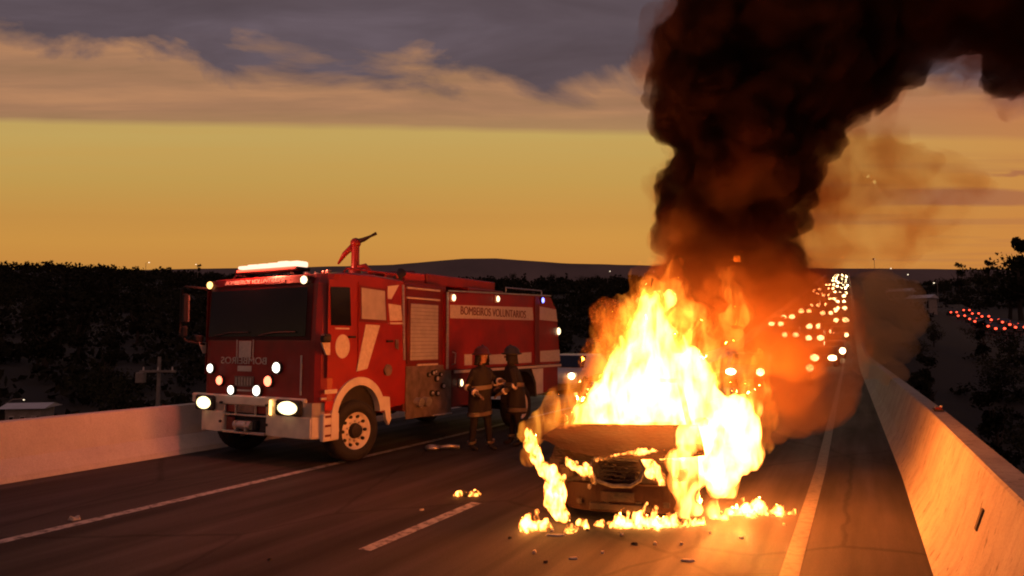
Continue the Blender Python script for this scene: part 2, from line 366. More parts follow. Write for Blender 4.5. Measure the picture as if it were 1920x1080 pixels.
# ------------------------------------------------------------------ land
A0 = 25.65
def base_h(az, r):
    """height of the land at azimuth az (degrees from the view axis, right positive) and range r"""
    zc = r*math.cos(R(az)) if 24 < az < 55 else r
    if az < 24:
        P = [(0, -6.2), (40, -6.4), (70, -5.5), (140, 3), (250, 15), (430, 37), (520, 34), (900, 60), (1600, 70), (3000, 60)]
    else:
        P = [(0, -6.2), (40, -6.2), (90, -2.8), (120, .6), (150, 3.6), (200, 8.0), (300, 20), (430, 37), (520, 34), (900, 60), (1600, 70), (3000, 60)]
    if az > 24: k = 1+.16*max(0, min(1, (az-31)/6))
    else: k = 1
    h = np.interp(zc, [p[0] for p in P], [p[1] for p in P])
    back = max(0, min(1, (abs(az)-62)/40))
    h = h*(1-back)+(-6.5+.004*r)*back
    w = min(1, max(0, (r-60)/150))
    h += w*(1.3*noise.noise((az*.11, r*.008, 1.7))+.8*noise.noise((az*.4, r*.03, 4.2)))
    return h*k if h > 0 else h
def land(x, y):
    r = math.hypot(x, y); az = math.degrees(math.atan2(x, y))+A0
    az = (az+180) % 360-180
    h = float(base_h(az, r))
    if y > -60:
        d = max(0, abs(x-sh(y)+5.2)-7); w = max(0, min(1, (d-3)/26)); w = w*w*(3-2*w)
        road = rz(min(y, 450))-(6.5 if y < 60 else max(1.0, 6.5-(y-60)*.12))
        if y < 470: h = min(h, road)*(1-w)+h*w if y < 60 else road*(1-w)+h*w
    return h
rs = [0.5, 4, 9, 14, 19, 25, 32, 40, 50, 60, 72, 85, 100, 117, 135, 155, 175, 200, 225, 250, 275, 300, 330, 360, 390, 420, 450, 490, 540, 620, 750, 950, 1300, 2000, 3000]
NA = 300; vs = []; fs = []
for r in rs:
    for k in range(NA):
        a = 2*PI*k/NA; x, y = r*math.sin(a), r*math.cos(a); vs.append((x, y, land(x, y)))
for i in range(len(rs)-1):
    for k in range(NA): fs.append((i*NA+k, (i+1)*NA+k, (i+1)*NA+(k+1) % NA, i*NA+(k+1) % NA))
me = bpy.data.meshes.new('terrain'); me.from_pydata(vs, [], fs); me.update()
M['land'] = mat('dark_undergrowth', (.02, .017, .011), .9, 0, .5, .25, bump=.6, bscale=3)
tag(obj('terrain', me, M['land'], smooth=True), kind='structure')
def polar(px, zc, z=None):
    """ground position seen zc metres ahead of the viewer, along the bearing atan((px-960)/1350)"""
    a = math.atan((px-960)/1350)-R(A0); r = zc/math.cos(math.atan((px-960)/1350)); return r*math.sin(a), r*math.cos(a)
# far hill; the haze of distance is painted into its grey colour
hp = []; prof = [(-900, .088), (300, .1), (620, .104), (740, .1065), (800, .111), (870, .1155), (930, .1155), (1000, .112), (1060, .109), (1120, .1075), (1250, .105), (1500, .102), (1750, .101), (1900, .1), (2600, .098), (3600, .09)]
bm = B(); ra = []; rbk = []; rc = []
for i in range(-60, 241):
    px = i*15
    e = np.interp(px, [p[0] for p in prof], [p[1] for p in prof])+.0008*noise.noise((px*.02, 3.3, 0))
    x0, y0 = polar(px, 1150); x1, y1 = polar(px, 1300); x2, y2 = polar(px, 1750)
    ra.append(bm.verts.new((x0, y0, 40))); rbk.append(bm.verts.new((x1, y1, 1.95+e*1300))); rc.append(bm.verts.new((x2, y2, 40)))
for i in range(len(ra)-1):
    bm.faces.new((ra[i], ra[i+1], rbk[i+1], rbk[i])); bm.faces.new((rbk[i], rbk[i+1], rc[i+1], rc[i]))
M['hill'] = mat('hazed_hill', (.16, .13, .115), .95, 0, .2, .01)
tag(obj('hills', bm, M['hill'], smooth=True), kind='structure')

# ------------------------------------------------------------------ trees
def make_tree(name, label, h, cw, nl, seed, lm, shape):
    rnd = random.Random(seed); t = thing(name, label, 'tree')
    bm = B(); tube(bm, [(0, 0, -.5), (.02*h, 0, .25*h), (-.01*h, .02*h, .5*h), (.02*h, 0, .8*h)], [.035*h, .027*h, .018*h, .006*h], 7)
    for k in range(6):
        a = rnd.uniform(0, 6.28); z = rnd.uniform(.3, .62)*h; l = rnd.uniform(.25, .42)*cw
        tube(bm, [(0, 0, z), (math.cos(a)*l*.6, math.sin(a)*l*.6, z+.1*h), (math.cos(a)*l, math.sin(a)*l, z+.22*h)], [.013*h, .008*h, .003*h], 5)
    obj('trunk', bm, M['bark'], t)
    cl = [(rnd.gauss(0, .22)*cw, rnd.gauss(0, .22)*cw, h*rnd.uniform(.36, .86), rnd.uniform(.13, .26)*cw) for _ in range(16)]
    if shape == 'tall': cl = [(rnd.gauss(0, .12)*cw, rnd.gauss(0, .12)*cw, h*rnd.uniform(.3, .95), rnd.uniform(.1, .2)*cw) for _ in range(16)]
    V_ = []; F_ = []
    for _ in range(nl):
        c = rnd.choice(cl); d = Vector((rnd.gauss(0, 1), rnd.gauss(0, 1), rnd.gauss(0, .8))).normalized()*c[3]*rnd.uniform(.45, 1.1)
        p = Vector(c[:3])+d; s = rnd.uniform(.018, .042)*h
        a = Vector((rnd.gauss(0, 1), rnd.gauss(0, 1), rnd.gauss(0, 1))).normalized(); b = a.orthogonal().normalized(); i = len(V_)
        V_ += [p-a*s, p+b*s*.55, p+a*s, p-b*s*.55]; F_.append((i, i+1, i+2, i+3))
    me = bpy.data.meshes.new('crown'); me.from_pydata(V_, [], F_); obj('crown', me, lm, t); return t
kinds = [make_tree('tree', 'x', 9, 7.5, 900, 1, M['leaf'], 'round'), make_tree('tree', 'x', 12, 6, 900, 2, M['leaf2'], 'tall'), make_tree('tree', 'x', 7, 8, 800, 3, M['leaf'], 'round')]
used = set()
def put_tree(k, px, zc, s, label, group):
    x, y = polar(px, zc); o = kinds[k]
    if k in used: o = copy_tree(o)
    used.add(k); o.location = (x, y, land(x, y)-.3); o.scale = (s,)*3; o.rotation_euler = (0, 0, random.uniform(0, 6.28))
    o['label'] = label; o['group'] = group; return o
LS = 'dark bushy tree on the wooded ridge line left of the fire engine'
for i, px in enumerate([8, 42, 75, 104, 131, 158, 190, 214, 238, 262, 300, 322, 340, 372]):
    put_tree(i % 3, px, random.uniform(395, 425), random.choice([.55, .7, .8, .9])*(.9 if px > 260 else 1.), LS, 'trees on the left ridge')
for i, px in enumerate([962, 985, 1012, 1035, 1062, 1090, 1120, 1155, 1190, 1215]):
    put_tree(i % 3, px, random.uniform(395, 425), random.choice([.6, .75, .5]), 'dark tree on the ridge between the fire engine and the smoke', 'trees on the ridge behind the fire engine')
for i, px in enumerate([1772, 1800, 1815, 1838, 1855]):
    put_tree(i % 3, px, random.uniform(300, 330), random.choice([.9, 1.1, 1.2]), 'dark tree on the right hand skyline below the orange sky', 'trees on the right skyline')
for px, zc, s, k in ((1893, 190, 1.9, 0), (1915, 185, 1.8, 1), (1935, 180, 2.0, 2)):
    put_tree(k, px, zc, s, ('rounded large dark tree on the right skyline, first of the big ones', 'tall slender dark tree on the skyline at the right edge', 'broad low dark tree cut by the right edge of the photo')[k], 'tall trees at the right edge')
for i in range(26):
    px = random.uniform(-30, 350); put_tree(i % 3, px, random.uniform(60, 240), random.uniform(.5, .8), ('rounded dark tree', 'slender dark tree', 'low broad dark tree')[i % 3]+' in the unlit wood below the left barrier', 'trees in the dark wood')
for i in range(16):
    px = random.uniform(1690, 1990); zc = random.uniform(40, 95); put_tree(i % 3, px, zc, random.uniform(.35, .55), ('rounded dark tree', 'slender dark tree', 'low broad dark tree')[i % 3]+' on the slope beyond the right barrier', 'trees beyond the right barrier')
# the woods as one mass: thousands of rough clumps
rnd = random.Random(5); V_ = []; F_ = []
nr = np.random.RandomState(3); cards = []
for _ in range(5200):
    px = rnd.uniform(-500, 2500); zc = 34+400*rnd.random()**.8
    x, y = polar(px, zc)
    if abs(x-sh(y)+5.2) < 12.5+.03*zc: continue
    if 1740 < px and 84 < zc < 215: continue
    s = rnd.uniform(.9, 1.9)*(1+zc/350.)
    if px > 1640: s *= .62
    n = 46; d = nr.normal(size=(n, 3)); d /= np.linalg.norm(d, axis=1)[:, None]; d[:, 2] = np.abs(d[:, 2])*1.1-.25
    c = np.array([x, y, land(x, y)+s*.25])+d*nr.uniform(.4, 1.15, (n, 1))*np.array([s*1.25, s*1.25, s])
    a = nr.normal(size=(n, 3)); a /= np.linalg.norm(a, axis=1)[:, None]; b = np.cross(a, nr.normal(size=(n, 3))); b /= np.linalg.norm(b, axis=1)[:, None]
    k = s*nr.uniform(.14, .34, (n, 1)); cards.append(np.stack([c-a*k, c+b*k*.6, c+a*k, c-b*k*.6], 1).reshape(-1, 3))
V_ = np.concatenate(cards); F_ = np.arange(len(V_)).reshape(-1, 4)
me = bpy.data.meshes.new('woods'); me.from_pydata(V_.tolist(), [], F_.tolist())
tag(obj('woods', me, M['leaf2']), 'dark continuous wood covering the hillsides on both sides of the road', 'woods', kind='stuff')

# ------------------------------------------------------------------ the other carriageway and its tail lights
pth = [polar(1770, 235), polar(1800, 190), polar(1850, 150), polar(1915, 122), polar(1990, 98), polar(2120, 80)]
pz = [land(*p)+1.1 for p in pth]
bm = B(); rows = []
for i, p in enumerate(pth):
    a = pth[max(0, i-1)]; b = pth[min(len(pth)-1, i+1)]; d = Vector((b[0]-a[0], b[1]-a[1], 0)).normalized(); nrm = Vector((-d.y, d.x, 0))
    rows.append([bm.verts.new(Vector((*p, pz[i]))+nrm*w-Vector((0, 0, dz))) for w, dz in ((-6, 2.5), (-5, 0), (5, 0), (6, 2.5))])
for a, b in zip(rows, rows[1:]):
    for k in range(3): bm.faces.new((a[k], a[k+1], b[k+1], b[k]))
tag(obj('far_road', bm, M['asphalt']), kind='structure')

def make_car(name, label, front, paint):
    """a car some way off: 1.7 m wide, front at -y; lamps at the front (white) or at the rear (red)"""
    t = thing(name, label, 'car')
    bm = B(); prof = [(-2, .35), (-2.02, .62), (-1.9, .8), (-1.0, .92), (-.35, 1.42), (.9, 1.45), (1.6, 1.0), (2.0, .95), (2.05, .4)]
    poly(bm, [(-.85, y, z) for y, z in prof], (1.7, 0, 0)); bmesh.ops.bevel(bm, geom=bm.edges[:], offset=.05, segments=1, affect='EDGES'); obj('body', bm, paint, t)
    bm = B(); poly(bm, [(-.72, -.99, .95), (.72, -.99, .95), (.62, -.42, 1.38), (-.62, -.42, 1.38)], (0, -.03, .01)); obj('windshield', bm, M['glass'], t)
    for s in (-1, 1):
        for yy in (-1.3, 1.25):
            obj('wheel', cyl(B(), (s*.66, yy, .32), (s*.87, yy, .32), .32, n=14), M['rubber'], t)
        if front: obj('headlight', ell(B(), (0, 0, 0), (.20, .06, .17), 2), M['L_far'], t).location = (s*.6, -2.0, .66)
        else: obj('tail_light', ell(B(), (s*.66, 2.03, .78), (.24, .07, .2), 2), M['L_tail'], t)
    return t
protos = [make_car('queued_car', 'x', True, M['carpaint']), make_car('queued_car', 'x', True, M['cardark'])]
cars = [(-4.45, 33.9, 'car with a lit headlight showing just right of the flames, nearest of the queue'),
 (-2.3, 60, 'first car of the queue in the lane beside the right barrier, both headlights glaring'),
 (-1.9, 71, 'second car of the queue beside the right barrier, close behind the first'),
 (-2.2, 81.6, None), (-2.0, 91.4, None), (-2.1, 113, None), (-4.3, 88, None), (-5.2, 103, None), (-7.1, 91.6, None), (-4.4, 128.3, None), (-8.0, 134, None),
 (-7.4, 150, None), (-4.9, 152, None), (-4.7, 172, None), (-2.6, 140, None), (-2.9, 160, None), (-3.2, 185, None), (-3.3, 200, None), (-4.6, 215, None), (-6.6, 190, None), (-6.9, 235, None), (-3.6, 235, None), (-3.4, 256, None), (-4.2, 275, None),
 (-7.6, 268, None), (-4.4, 300, None), (-4.6, 325, None), (-8.2, 320, None), (-5.2, 350, None), (-5.0, 380, None), (-8.9, 365, None), (-5.6, 410, None), (-9.2, 400, None), (-6.2, 430, None), (-9.5, 436, None)]
qr = random.Random(12)
for k in range(16):
    yy = 96+k*13+qr.uniform(-5, 5); cars.append((qr.choice((-5.9, -8.6, -2.4))+sh(yy)+qr.uniform(-.5, .5), yy, None))
slope = math.atan(.104)
for i, (x, y, lab) in enumerate(cars):
    o = protos[i] if i < 2 else copy_tree(protos[i % 2])
    for ch in o.children:
        if ch.name.startswith('headlight'): f = 1. if y < 50 else 1.45+min(.55, max(0, (y-55)/110)); ch.scale = (f*random.uniform(.8, 1.15), 1, f*random.uniform(.8, 1.15))  # far lenses enlarged; the extra size stands in for glare
    o.location = (x, y, rz(y)); o.rotation_euler = (slope if y > 80 else slope*max(0, (y-50)/40), 0, random.uniform(-.06, .06))
    lx = x-sh(y); lane = 'on the left shoulder side' if lx < -7.2 else 'in the left lane' if lx < -4 else 'in the lane beside the right barrier'
    far_ = 'at the foot of the rise' if y < 125 else 'halfway up the rise' if y < 230 else 'near the top of the rise'
    o['label'] = lab or 'headlit car '+lane+' '+far_
    o['group'] = 'cars queuing on the road behind the fire'
# a motorcycle ahead of the queue
mc = thing('motorcycle', 'motorcycle with one amber headlight ahead of the queue on the road', 'motorcycle', (-1.96, 34.6, 0))
for yy in (-.68, .68):
    w = obj('wheel', revolve(B(), [(-.05, .22), (-.05, .29), (0, .31), (.05, .29), (.05, .22), (-.05, .22)], 'x', (0, yy, .31)), M['rubber'], mc)
    obj('rim', cyl(B(), (-.03, yy, .31), (.03, yy, .31), .2), M['steel'], w)
obj('body', ell(B(), (0, 0, .62), (.16, .6, .2), 2), M['cardark'], mc); obj('seat', ell(B(), (0, .35, .8), (.14, .38, .07), 2), M['dark'], mc)
obj('fork', tube(tube(B(), [(-.08, -.68, .31), (-.08, -.45, .95)], .025), [(.08, -.68, .31), (.08, -.45, .95)], .025), M['steel'], mc)
obj('handlebar', tube(B(), [(-.36, -.35, 1.02), (-.1, -.45, .98), (.1, -.45, .98), (.36, -.35, 1.02)], .02), M['dark'], mc)
obj('headlight', ell(B(), (0, -.56, .8), (.17, .08, .16), 2), M['L_farwarm'], mc)
# white car standing behind the fire engine
wc = make_car('parked_car', 'pale car behind the rear of the fire engine with one headlight showing', True, M['white']); wc.location = (-10.25, 27.2, 0)
for ch in wc.children:
    if ch.name.startswith('headlight'): ch.scale = (.6, 1, .7)
tp = make_car('leaving_car', 'x', False, M['cardark'])
rows = [(.15, -2), (.2, 2), (.26, -2.2), (.33, 2), (.36, -2), (.43, 1.8), (.46, -1.8), (.5, 2), (.53, -2), (.57, 2.1), (.6, -2), (.64, 2), (.67, -1.8), (.7, 2)]
pl = [Vector((*p, z)) for p, z in zip(pth, pz)]
for i, (f, off) in enumerate(rows):
    q = f*3.4+.35; k = int(q); u = q-k; p = pl[k].lerp(pl[k+1], u); d = (pl[k]-pl[k+1]).normalized(); nrm = Vector((-d.y, d.x, 0)).normalized()
    o = tp if i == 0 else copy_tree(tp); p = p+nrm*off
    o.location = p+Vector((0, 0, .0)); o.rotation_euler = (0, 0, math.atan2(-d.x, d.y)+PI+random.uniform(-.15, .15))
    o['label'] = 'car on the far carriageway showing red tail lights'; o['group'] = 'cars with red tail lights on the far road'

# ------------------------------------------------------------------ poles and buildings in the dusk
x, y = polar(302, 40)
up_ = thing('utility_pole', 'thin utility pole with a crossbar in the dark beyond the left barrier', 'pole', (x, y, -6.4), R(25))
obj('pole', cyl(B(), (0, 0, 0), (0, 0, 7.5), .14, .09, 10), M['conc_pole'], up_); box('crossarm', (0, -.13, 6.7), (2.0, .1, .12), M['conc_pole'], up_, .01)
box('transformer', (-.95, -.1, 6.35), (.45, .4, .6), M['conc_pole'], up_, .05)
for k in (-.8, 0, .8): obj('insulator', cyl(B(), (k, -.13, 6.76), (k, -.13, 6.95), .05, .03, 8), M['white'], up_)
def house(px, zc, w, d, h, rzz, label, m=None, roof=None, lit=False, zoff=0, gab=.9):
    x, y = polar(px, zc); t = thing('house', label, 'house', (x, y, land(x, y)+zoff), rzz)
    obj('wall', bx(B(), (0, 0, h/2-1), (w, d, h+2)), m or M['wall'], t)
    bm = B(); poly(bm, [(-w/2-.4, -d/2-.4, h), (-w/2-.4, 0, h+gab), (-w/2-.4, d/2+.4, h)], (w+.8, 0, 0)); obj('roof', bm, roof or M['roofm'], t)
    for k in range(3):
        f = box('window', (-w*.32+k*w*.32, -d/2-.03, h*.55), (w*.14, .06, h*.35), M['white'], t); box('pane', (-w*.32+k*w*.32, -d/2-.07, h*.55), (w*.11, .03, h*.29), M['L_town'] if lit and k == 1 else M['glass'], f)
    box('door', (w*.42, -d/2-.03, h*.35), (w*.09, .06, h*.7), M['dark'], t); return t
house(66, 52, 2.2, 2.4, 1.9, R(38), 'low house with a pale sheet roof in the dark below the left barrier', zoff=1.1, gab=.3)
house(1690, 178, 5, 4, 2.4, R(-20), 'pale low house on the hillside, left one of the two above the right barrier', zoff=.2)
house(1730, 172, 5, 4, 2.4, R(-28), 'pale low house on the hillside, right one of the two above the right barrier', zoff=.2)
def lamp_post(px, zc, h, label, m, grp=None, r=.45):
    x, y = polar(px, zc); t = thing('street_lamp', label, 'street lamp', (x, y, land(x, y)-.3), random.uniform(0, 6))
    if grp: t['group'] = grp
    obj('pole', cyl(B(), (0, 0, 0), (0, 0, h), .12, .08, 8), M['conc_pole'], t)
    obj('arm', tube(B(), [(0, 0, h-.1), (.5, 0, h+.25), (1.3, 0, h+.3)], .05, 6), M['conc_pole'], t); obj('lamp', ell(B(), (1.4, 0, h+.22), (r, r*.7, r*.5), 2), m, t)
lamp_post(1643, 330, 11, 'street lamp with a bright white light on the skyline above the far barrier', M['L_white'], r=.8)
for px, zc in ((270, 330), (368, 340), (1140, 350), (1222, 360), (1760, 260), (1700, 300), (1668, 290)): lamp_post(px, zc, 8, 'small far street lamp glowing on the dark hillside', M['L_town'], 'far lamps on the hillsides', .3)
lamp_post(21, 60, 2.3, 'single faint lamp low in the dark wood beyond the left barrier', M['L_town'], None, .07)

# ------------------------------------------------------------------ the fire engine: front at y = 0, rear towards +y, side facing the fire at x = +1.45
fa = R(5); hw = 1.45
fe = thing('fire_engine', 'red and white fire engine with headlights and roof light bar lit on the left shoulder', 'fire engine',
           (-7.45-hw*math.cos(fa), 8.76+hw*math.sin(fa), 0), -fa)
def yf(x, z):
    """front surface of the cab: nearly flat, rounded at the corners, leaning back above the windscreen sill"""
    a = max(0, abs(x)-(hw-.26)); c = .26-math.sqrt(max(0, .26**2-a*a))
    return c*.9+(.0 if z < 1.95 else (z-1.95)*.05)+(0 if z < 2.86 else (z-2.86)*.5)
def cab():
    bm = B(); xs = [-hw, -hw+.02, -hw+.08, -hw+.17, -hw+.27, -.9, -.45, 0, .45, .9, hw-.27, hw-.17, hw-.08, hw-.02, hw]
    zf = [.78, 1.0, 1.3, 1.6, 1.95, 2.1, 2.5, 2.86, 2.95, 3.02]; arc = [(.83+.62*math.cos(t), .74+.62*math.sin(t)) for t in [PI*k/12 for k in range(13)]]
    rows = []
    for x in xs:
        e = .04*(max(0, abs(x)-hw+.1)/.1)**2
        pr = [(yf(x, z), z) for z in zf]+[(.5, 3.07-e), (1.2, 3.08-e), (1.9, 3.05-e), (1.99, 2.95), (2.02, 1.4), (2.0, .85), (1.5, .8)]+arc+[(.2, .74)]
        rows.append([bm.verts.new((x, y, z)) for y, z in pr])
    n = len(rows[0])
    for a, b in zip(rows, rows[1:]):
        for k in range(n): bm.faces.new((a[k], a[(k+1) % n], b[(k+1) % n], b[k]))
    bm.faces.new(rows[0]); bm.faces.new(rows[-1][::-1]); return bm
cabo = obj('cab', cab(), M['red'], fe)
def front_patch(name, x0, x1, z0, z1, m, parent=fe, off=.012, nx=12, nz=4, skew=0):
    bm = B(); g = []
    for j in range(nz+1):
        z = z0+(z1-z0)*j/nz; g.append([bm.verts.new((x0+(x1-x0)*i/nx+skew*j/nz, yf(x0+(x1-x0)*i/nx, z)-off, z)) for i in range(nx+1)])
    for a, b in zip(g, g[1:]):
        for i in range(nx): bm.faces.new((a[i], a[i+1], b[i+1], b[i]))
    bmesh.ops.solidify(bm, geom=bm.faces[:], thickness=.008)
    return obj(name, bm, m, parent)
front_patch('windshield_surround', -1.30, 1.20, 1.97, 2.87, M['darkred'], off=.010)
ws = front_patch('windshield', -1.24, 1.10, 2.03, 2.81, M['glass'], off=.022)
for s in (-.75, .35): obj('wiper', tube(B(), [(s-.3, yf(0, 2.05)-.04, 2.04), (s+.05, yf(0, 2.07)-.05, 2.09), (s+.55, yf(0, 2.1)-.045, 2.1)], .012, 6), M['dark'], fe)
front_patch('visor_band', -1.28, 1.18, 2.885, 3.0, M['darkred'], off=.03)
text('lettering', 'BOMBEIROS VOLUNTARIOS', .11, M['white'], fe, (-.18, yf(0, 2.94)-.05, 2.94), (R(90-25), 0, 0), 1.45)
# crest panel and mirrored word on the nose
box('crest_panel', (-.30, -.012, 1.82), (.30, .012, .27), M['refl'], fe, .004)
for s in (-.2, .2): box('trim_strip', (-.30+s, -.012, 1.83), (.018, .012, .30), M['refl'], fe)
text('lettering', 'BOMBEIROS', .16, M['refl'], fe, (-.33, -.012, 1.625), (R(90), 0, 0), 1.12, mirror=True)
box('badge_plate', (-.30, -.012, 1.50), (.34, .012, .09), M['refl'], fe, .004)
box('grille_badge', (-.30, -.012, 1.29), (.48, .014, .17), M['panel'], fe, .01)
for k in range(6): box('grille_bar', (-.48+k*.07, -.024, 1.29), (.022, .012, .13), M['steel'], fe)
box('trim_strip', (-.30, -.012, 1.14), (.34, .012, .025), M['refl'], fe)
def round_lamp(name, x, z, r, m, y=-.02):
    l = obj(name, cyl(B(), (x, y+.03, z), (x, y-.03, z), r*1.25, r*1.15, 18), M['dark'], fe)
    obj('lens', ell(B(), (x, y-.03, z), (r, .035, r), 2), m, l, True); return l
round_lamp('work_lamp', -1.13, 1.49, .075, M['L_white']); round_lamp('work_lamp', .50, 1.53, .085, M['L_white'])
round_lamp('flash_lamp', -.88, 1.29, .075, M['L_red']); round_lamp('flash_lamp', .31, 1.31, .085, M['L_red'])
round_lamp('fog_lamp', -.58, 1.14, .075, M['L_white']); round_lamp('fog_lamp', .05, 1.15, .085, M['L_white'])
for x, z, m in ((-1.34, 2.93, M['L_amber']), (1.02, 2.92, M['L_pale'])):
    l = box('marker_lamp', (x, yf(x, z)-.03, z), (.16, .07, .14), M['dark'], fe, .015); obj('lens', ell(B(), (x, yf(x, z)-.075, z), (.07, .035, .065), 2), m, l, True)
box('trim_strip', (1.02, yf(1.02, 1.5)-.012, 1.42), (.028, .012, .62), M['white'], fe)
# bumper with headlights
for (x0, x1) in ((-hw-.01, -.74), (.30, hw+.01)):
    bm = B(); pts = [(x, yf(x, 1)-.07, .45) for x in np.linspace(x0, x1, 8)]+[(x1, .20, .45), (x0, .20, .45)]
    poly(bm, pts, (0, 0, .33)); bmesh.ops.bevel(bm, geom=bm.edges[:], offset=.018, segments=2, affect='EDGES'); obj('bumper', bm, M['cream'], fe)
box('bumper_bar', (-.22, .0, .98), (2.75, .1, .16), M['cream'], fe, .02)
front_patch('lamp_frame', -hw+.03, -.74, .78, 1.0, M['cream'], off=.045, nx=8, nz=1)
front_patch('lamp_frame', .30, hw-.02, .78, 1.0, M['cream'], off=.045, nx=8, nz=1)
for x, w in ((-1.20, .2), (.83, .24)):
    h = box('headlight', (x, yf(x, .9)-.07, .91), (w*2+.1, .07, .25), M['dark'], fe, .03); obj('lens', ell(B(), (x, yf(x, .9)-.10, .91), (w*.92, .05, .105), 3), M['L_head'], h, True)
box('turn_lamp', (.43, -.085, .90), (.05, .03, .24), M['L_amber'], fe, .01)
for x in (-.78, .34):
    for z in (.93, .62): obj('bolt', cyl(B(), (x, -.06, z), (x, -.1, z), .022, n=10), M['dark'], fe)
# open grille in the bumper, winch and tow bar
box('grille_recess', (-.22, .2, .74), (1.02, .3, .62), M['dark'], fe)
for z in (1.04, .98, .74): box('grille_frame', (-.22, -.02, z), (1.04, .035, .03), M['steel'], fe, .006)
for x in (-.73, -.46, .02, .29): box('grille_frame', (x, -.03, .86), (.03, .03, .27), M['steel'], fe, .006)
box('number_plate', (-.22, -.02, .86), (.42, .03, .17), M['panel'], fe, .01)
wnc = box('winch', (-.22, .03, .58), (.5, .16, .16), M['dark'], fe, .02); obj('drum', cyl(B(), (-.42, -.06, .58), (-.02, -.06, .58), .07, n=14), M['steel'], wnc)
for x in (-.36, -.12): box('tow_hook', (x, -.09, .57), (.035, .08, .17), M['steel'], fe, .01)
box('hook_plate', (-.62, .0, .58), (.2, .05, .24), M['darkred'], fe, .02); box('hook_plate', (.2, .0, .58), (.17, .05, .26), M['dark'], fe, .02)
box('tow_bar', (-.22, -.05, .46), (1.02, .07, .045), M['steel'], fe, .01)
# corner step block on the side behind the bumper
stp = box('step_block', (hw-.03, .22, .62), (.09, .34, .42), M['white'], fe, .015)
for z in (.79, .65, .5): box('step_slot', (hw+.012, .2, z), (.03, .24, .035), M['darkred'], stp)
box('step_block', (-hw+.03, .22, .62), (.09, .34, .42), M['white'], fe, .015)
box('side_reflector', (hw+.004, .17, .95), (.03, .2, .15), M['canopy'], fe, .01)
box('side_marker', (hw+.008, .04, 1.07), (.03, .12, .035), M['refl'], fe, .008)
box('number_badge', (hw+.006, .20, 1.17), (.012, .27, .065), M['refl'], fe, .003)
# white front wheel arches
def arch(xo, yc, zc, r0, r1, a0, a1, w, tailz=None):
    bm = B(); rows = []
    ang = [a0+(a1-a0)*k/18 for k in range(19)]
    for t in ang:
        cs, sn = math.cos(t), math.sin(t); row = []
        for rr, xx in ((r0, xo), (r1, xo), (r1, xo-w), (r0, xo-w)): row.append(bm.verts.new((xx, yc-rr*cs, zc+rr*sn)))
        rows.append(row)
    for a, b in zip(rows, rows[1:]):
        for k in range(4): bm.faces.new((a[k], a[(k+1) % 4], b[(k+1) % 4], b[k]))
    bm.faces.new(rows[0]); bm.faces.new(rows[-1][::-1]); return bm
for s in (1, -1):
    obj('wheel_arch', arch(s*(hw+.03), .83, .74, .50, .63, R(2), R(176), s*.12), M['white'], fe)
    bm = B(); poly(bm, [(s*(hw+.028), .20, .84), (s*(hw+.028), .33, .84), (s*(hw+.028), .37, .55), (s*(hw+.028), .33, .45), (s*(hw+.028), .20, .45)], (-s*.1, 0, 0)); obj('fender', bm, M['white'], fe)
    bm = B(); poly(bm, [(s*(hw+.022), 1.40, 1.02), (s*(hw+.022), 1.58, 1.0), (s*(hw+.022), 1.62, .62), (s*(hw+.022), 1.56, .52), (s*(hw+.022), 1.50, .62)], (-s*.06, 0, 0)); obj('mud_flap', bm, M['white'], fe)
    box('wheel_well', (s*.95, .83, .95), (.75, 1.15, .75), M['dark'], fe)
# wheels
def wheel(x, y, s, r=.5, w=.3):
    t = obj('tyre', revolve(B(), [(-w/2, r*.6), (-w/2, r*.9), (-w*.38, r*.985), (0, r), (w*.38, r*.985), (w/2, r*.9), (w/2, r*.6), (-w/2, r*.6)], 'x', (0, 0, 0), 36), M['rubber'], fe, True)
    t.location = (x, y, r)
    obj('rim', revolve(B(), [(s*w*.46, r*.63), (s*w*.5, r*.6), (s*w*.34, r*.56), (s*w*.22, r*.42), (s*w*.30, r*.36), (s*w*.34, r*.24), (s*w*.34, .001)], 'x', (0, 0, 0), 36), M['white'], t, True)
    obj('hub', revolve(B(), [(s*w*.3, r*.26), (s*w*.56, r*.22), (s*w*.62, r*.1), (s*w*.62, .001)], 'x', (0, 0, 0), 20), M['dark'], t)
    for k in range(10):
        a = 2*PI*k/10; obj('wheel_hole', cyl(B(), (s*w*.2, math.cos(a)*r*.47, math.sin(a)*r*.47), (s*w*.36, math.cos(a)*r*.47, math.sin(a)*r*.47), r*.055, n=8), M['dark'], t)
        a += .3; obj('wheel_bolt', cyl(B(), (s*w*.3, math.cos(a)*r*.31, math.sin(a)*r*.31), (s*w*.42, math.cos(a)*r*.31, math.sin(a)*r*.31), r*.035, n=6), M['steel'], t)
    t.name = 'wheel'; return t
for s in (1, -1):
    w0 = wheel(s*(hw-.17), .83, s); w0.rotation_euler = (0, 0, R(-6))
    wheel(s*(hw-.18), 6.2, s)
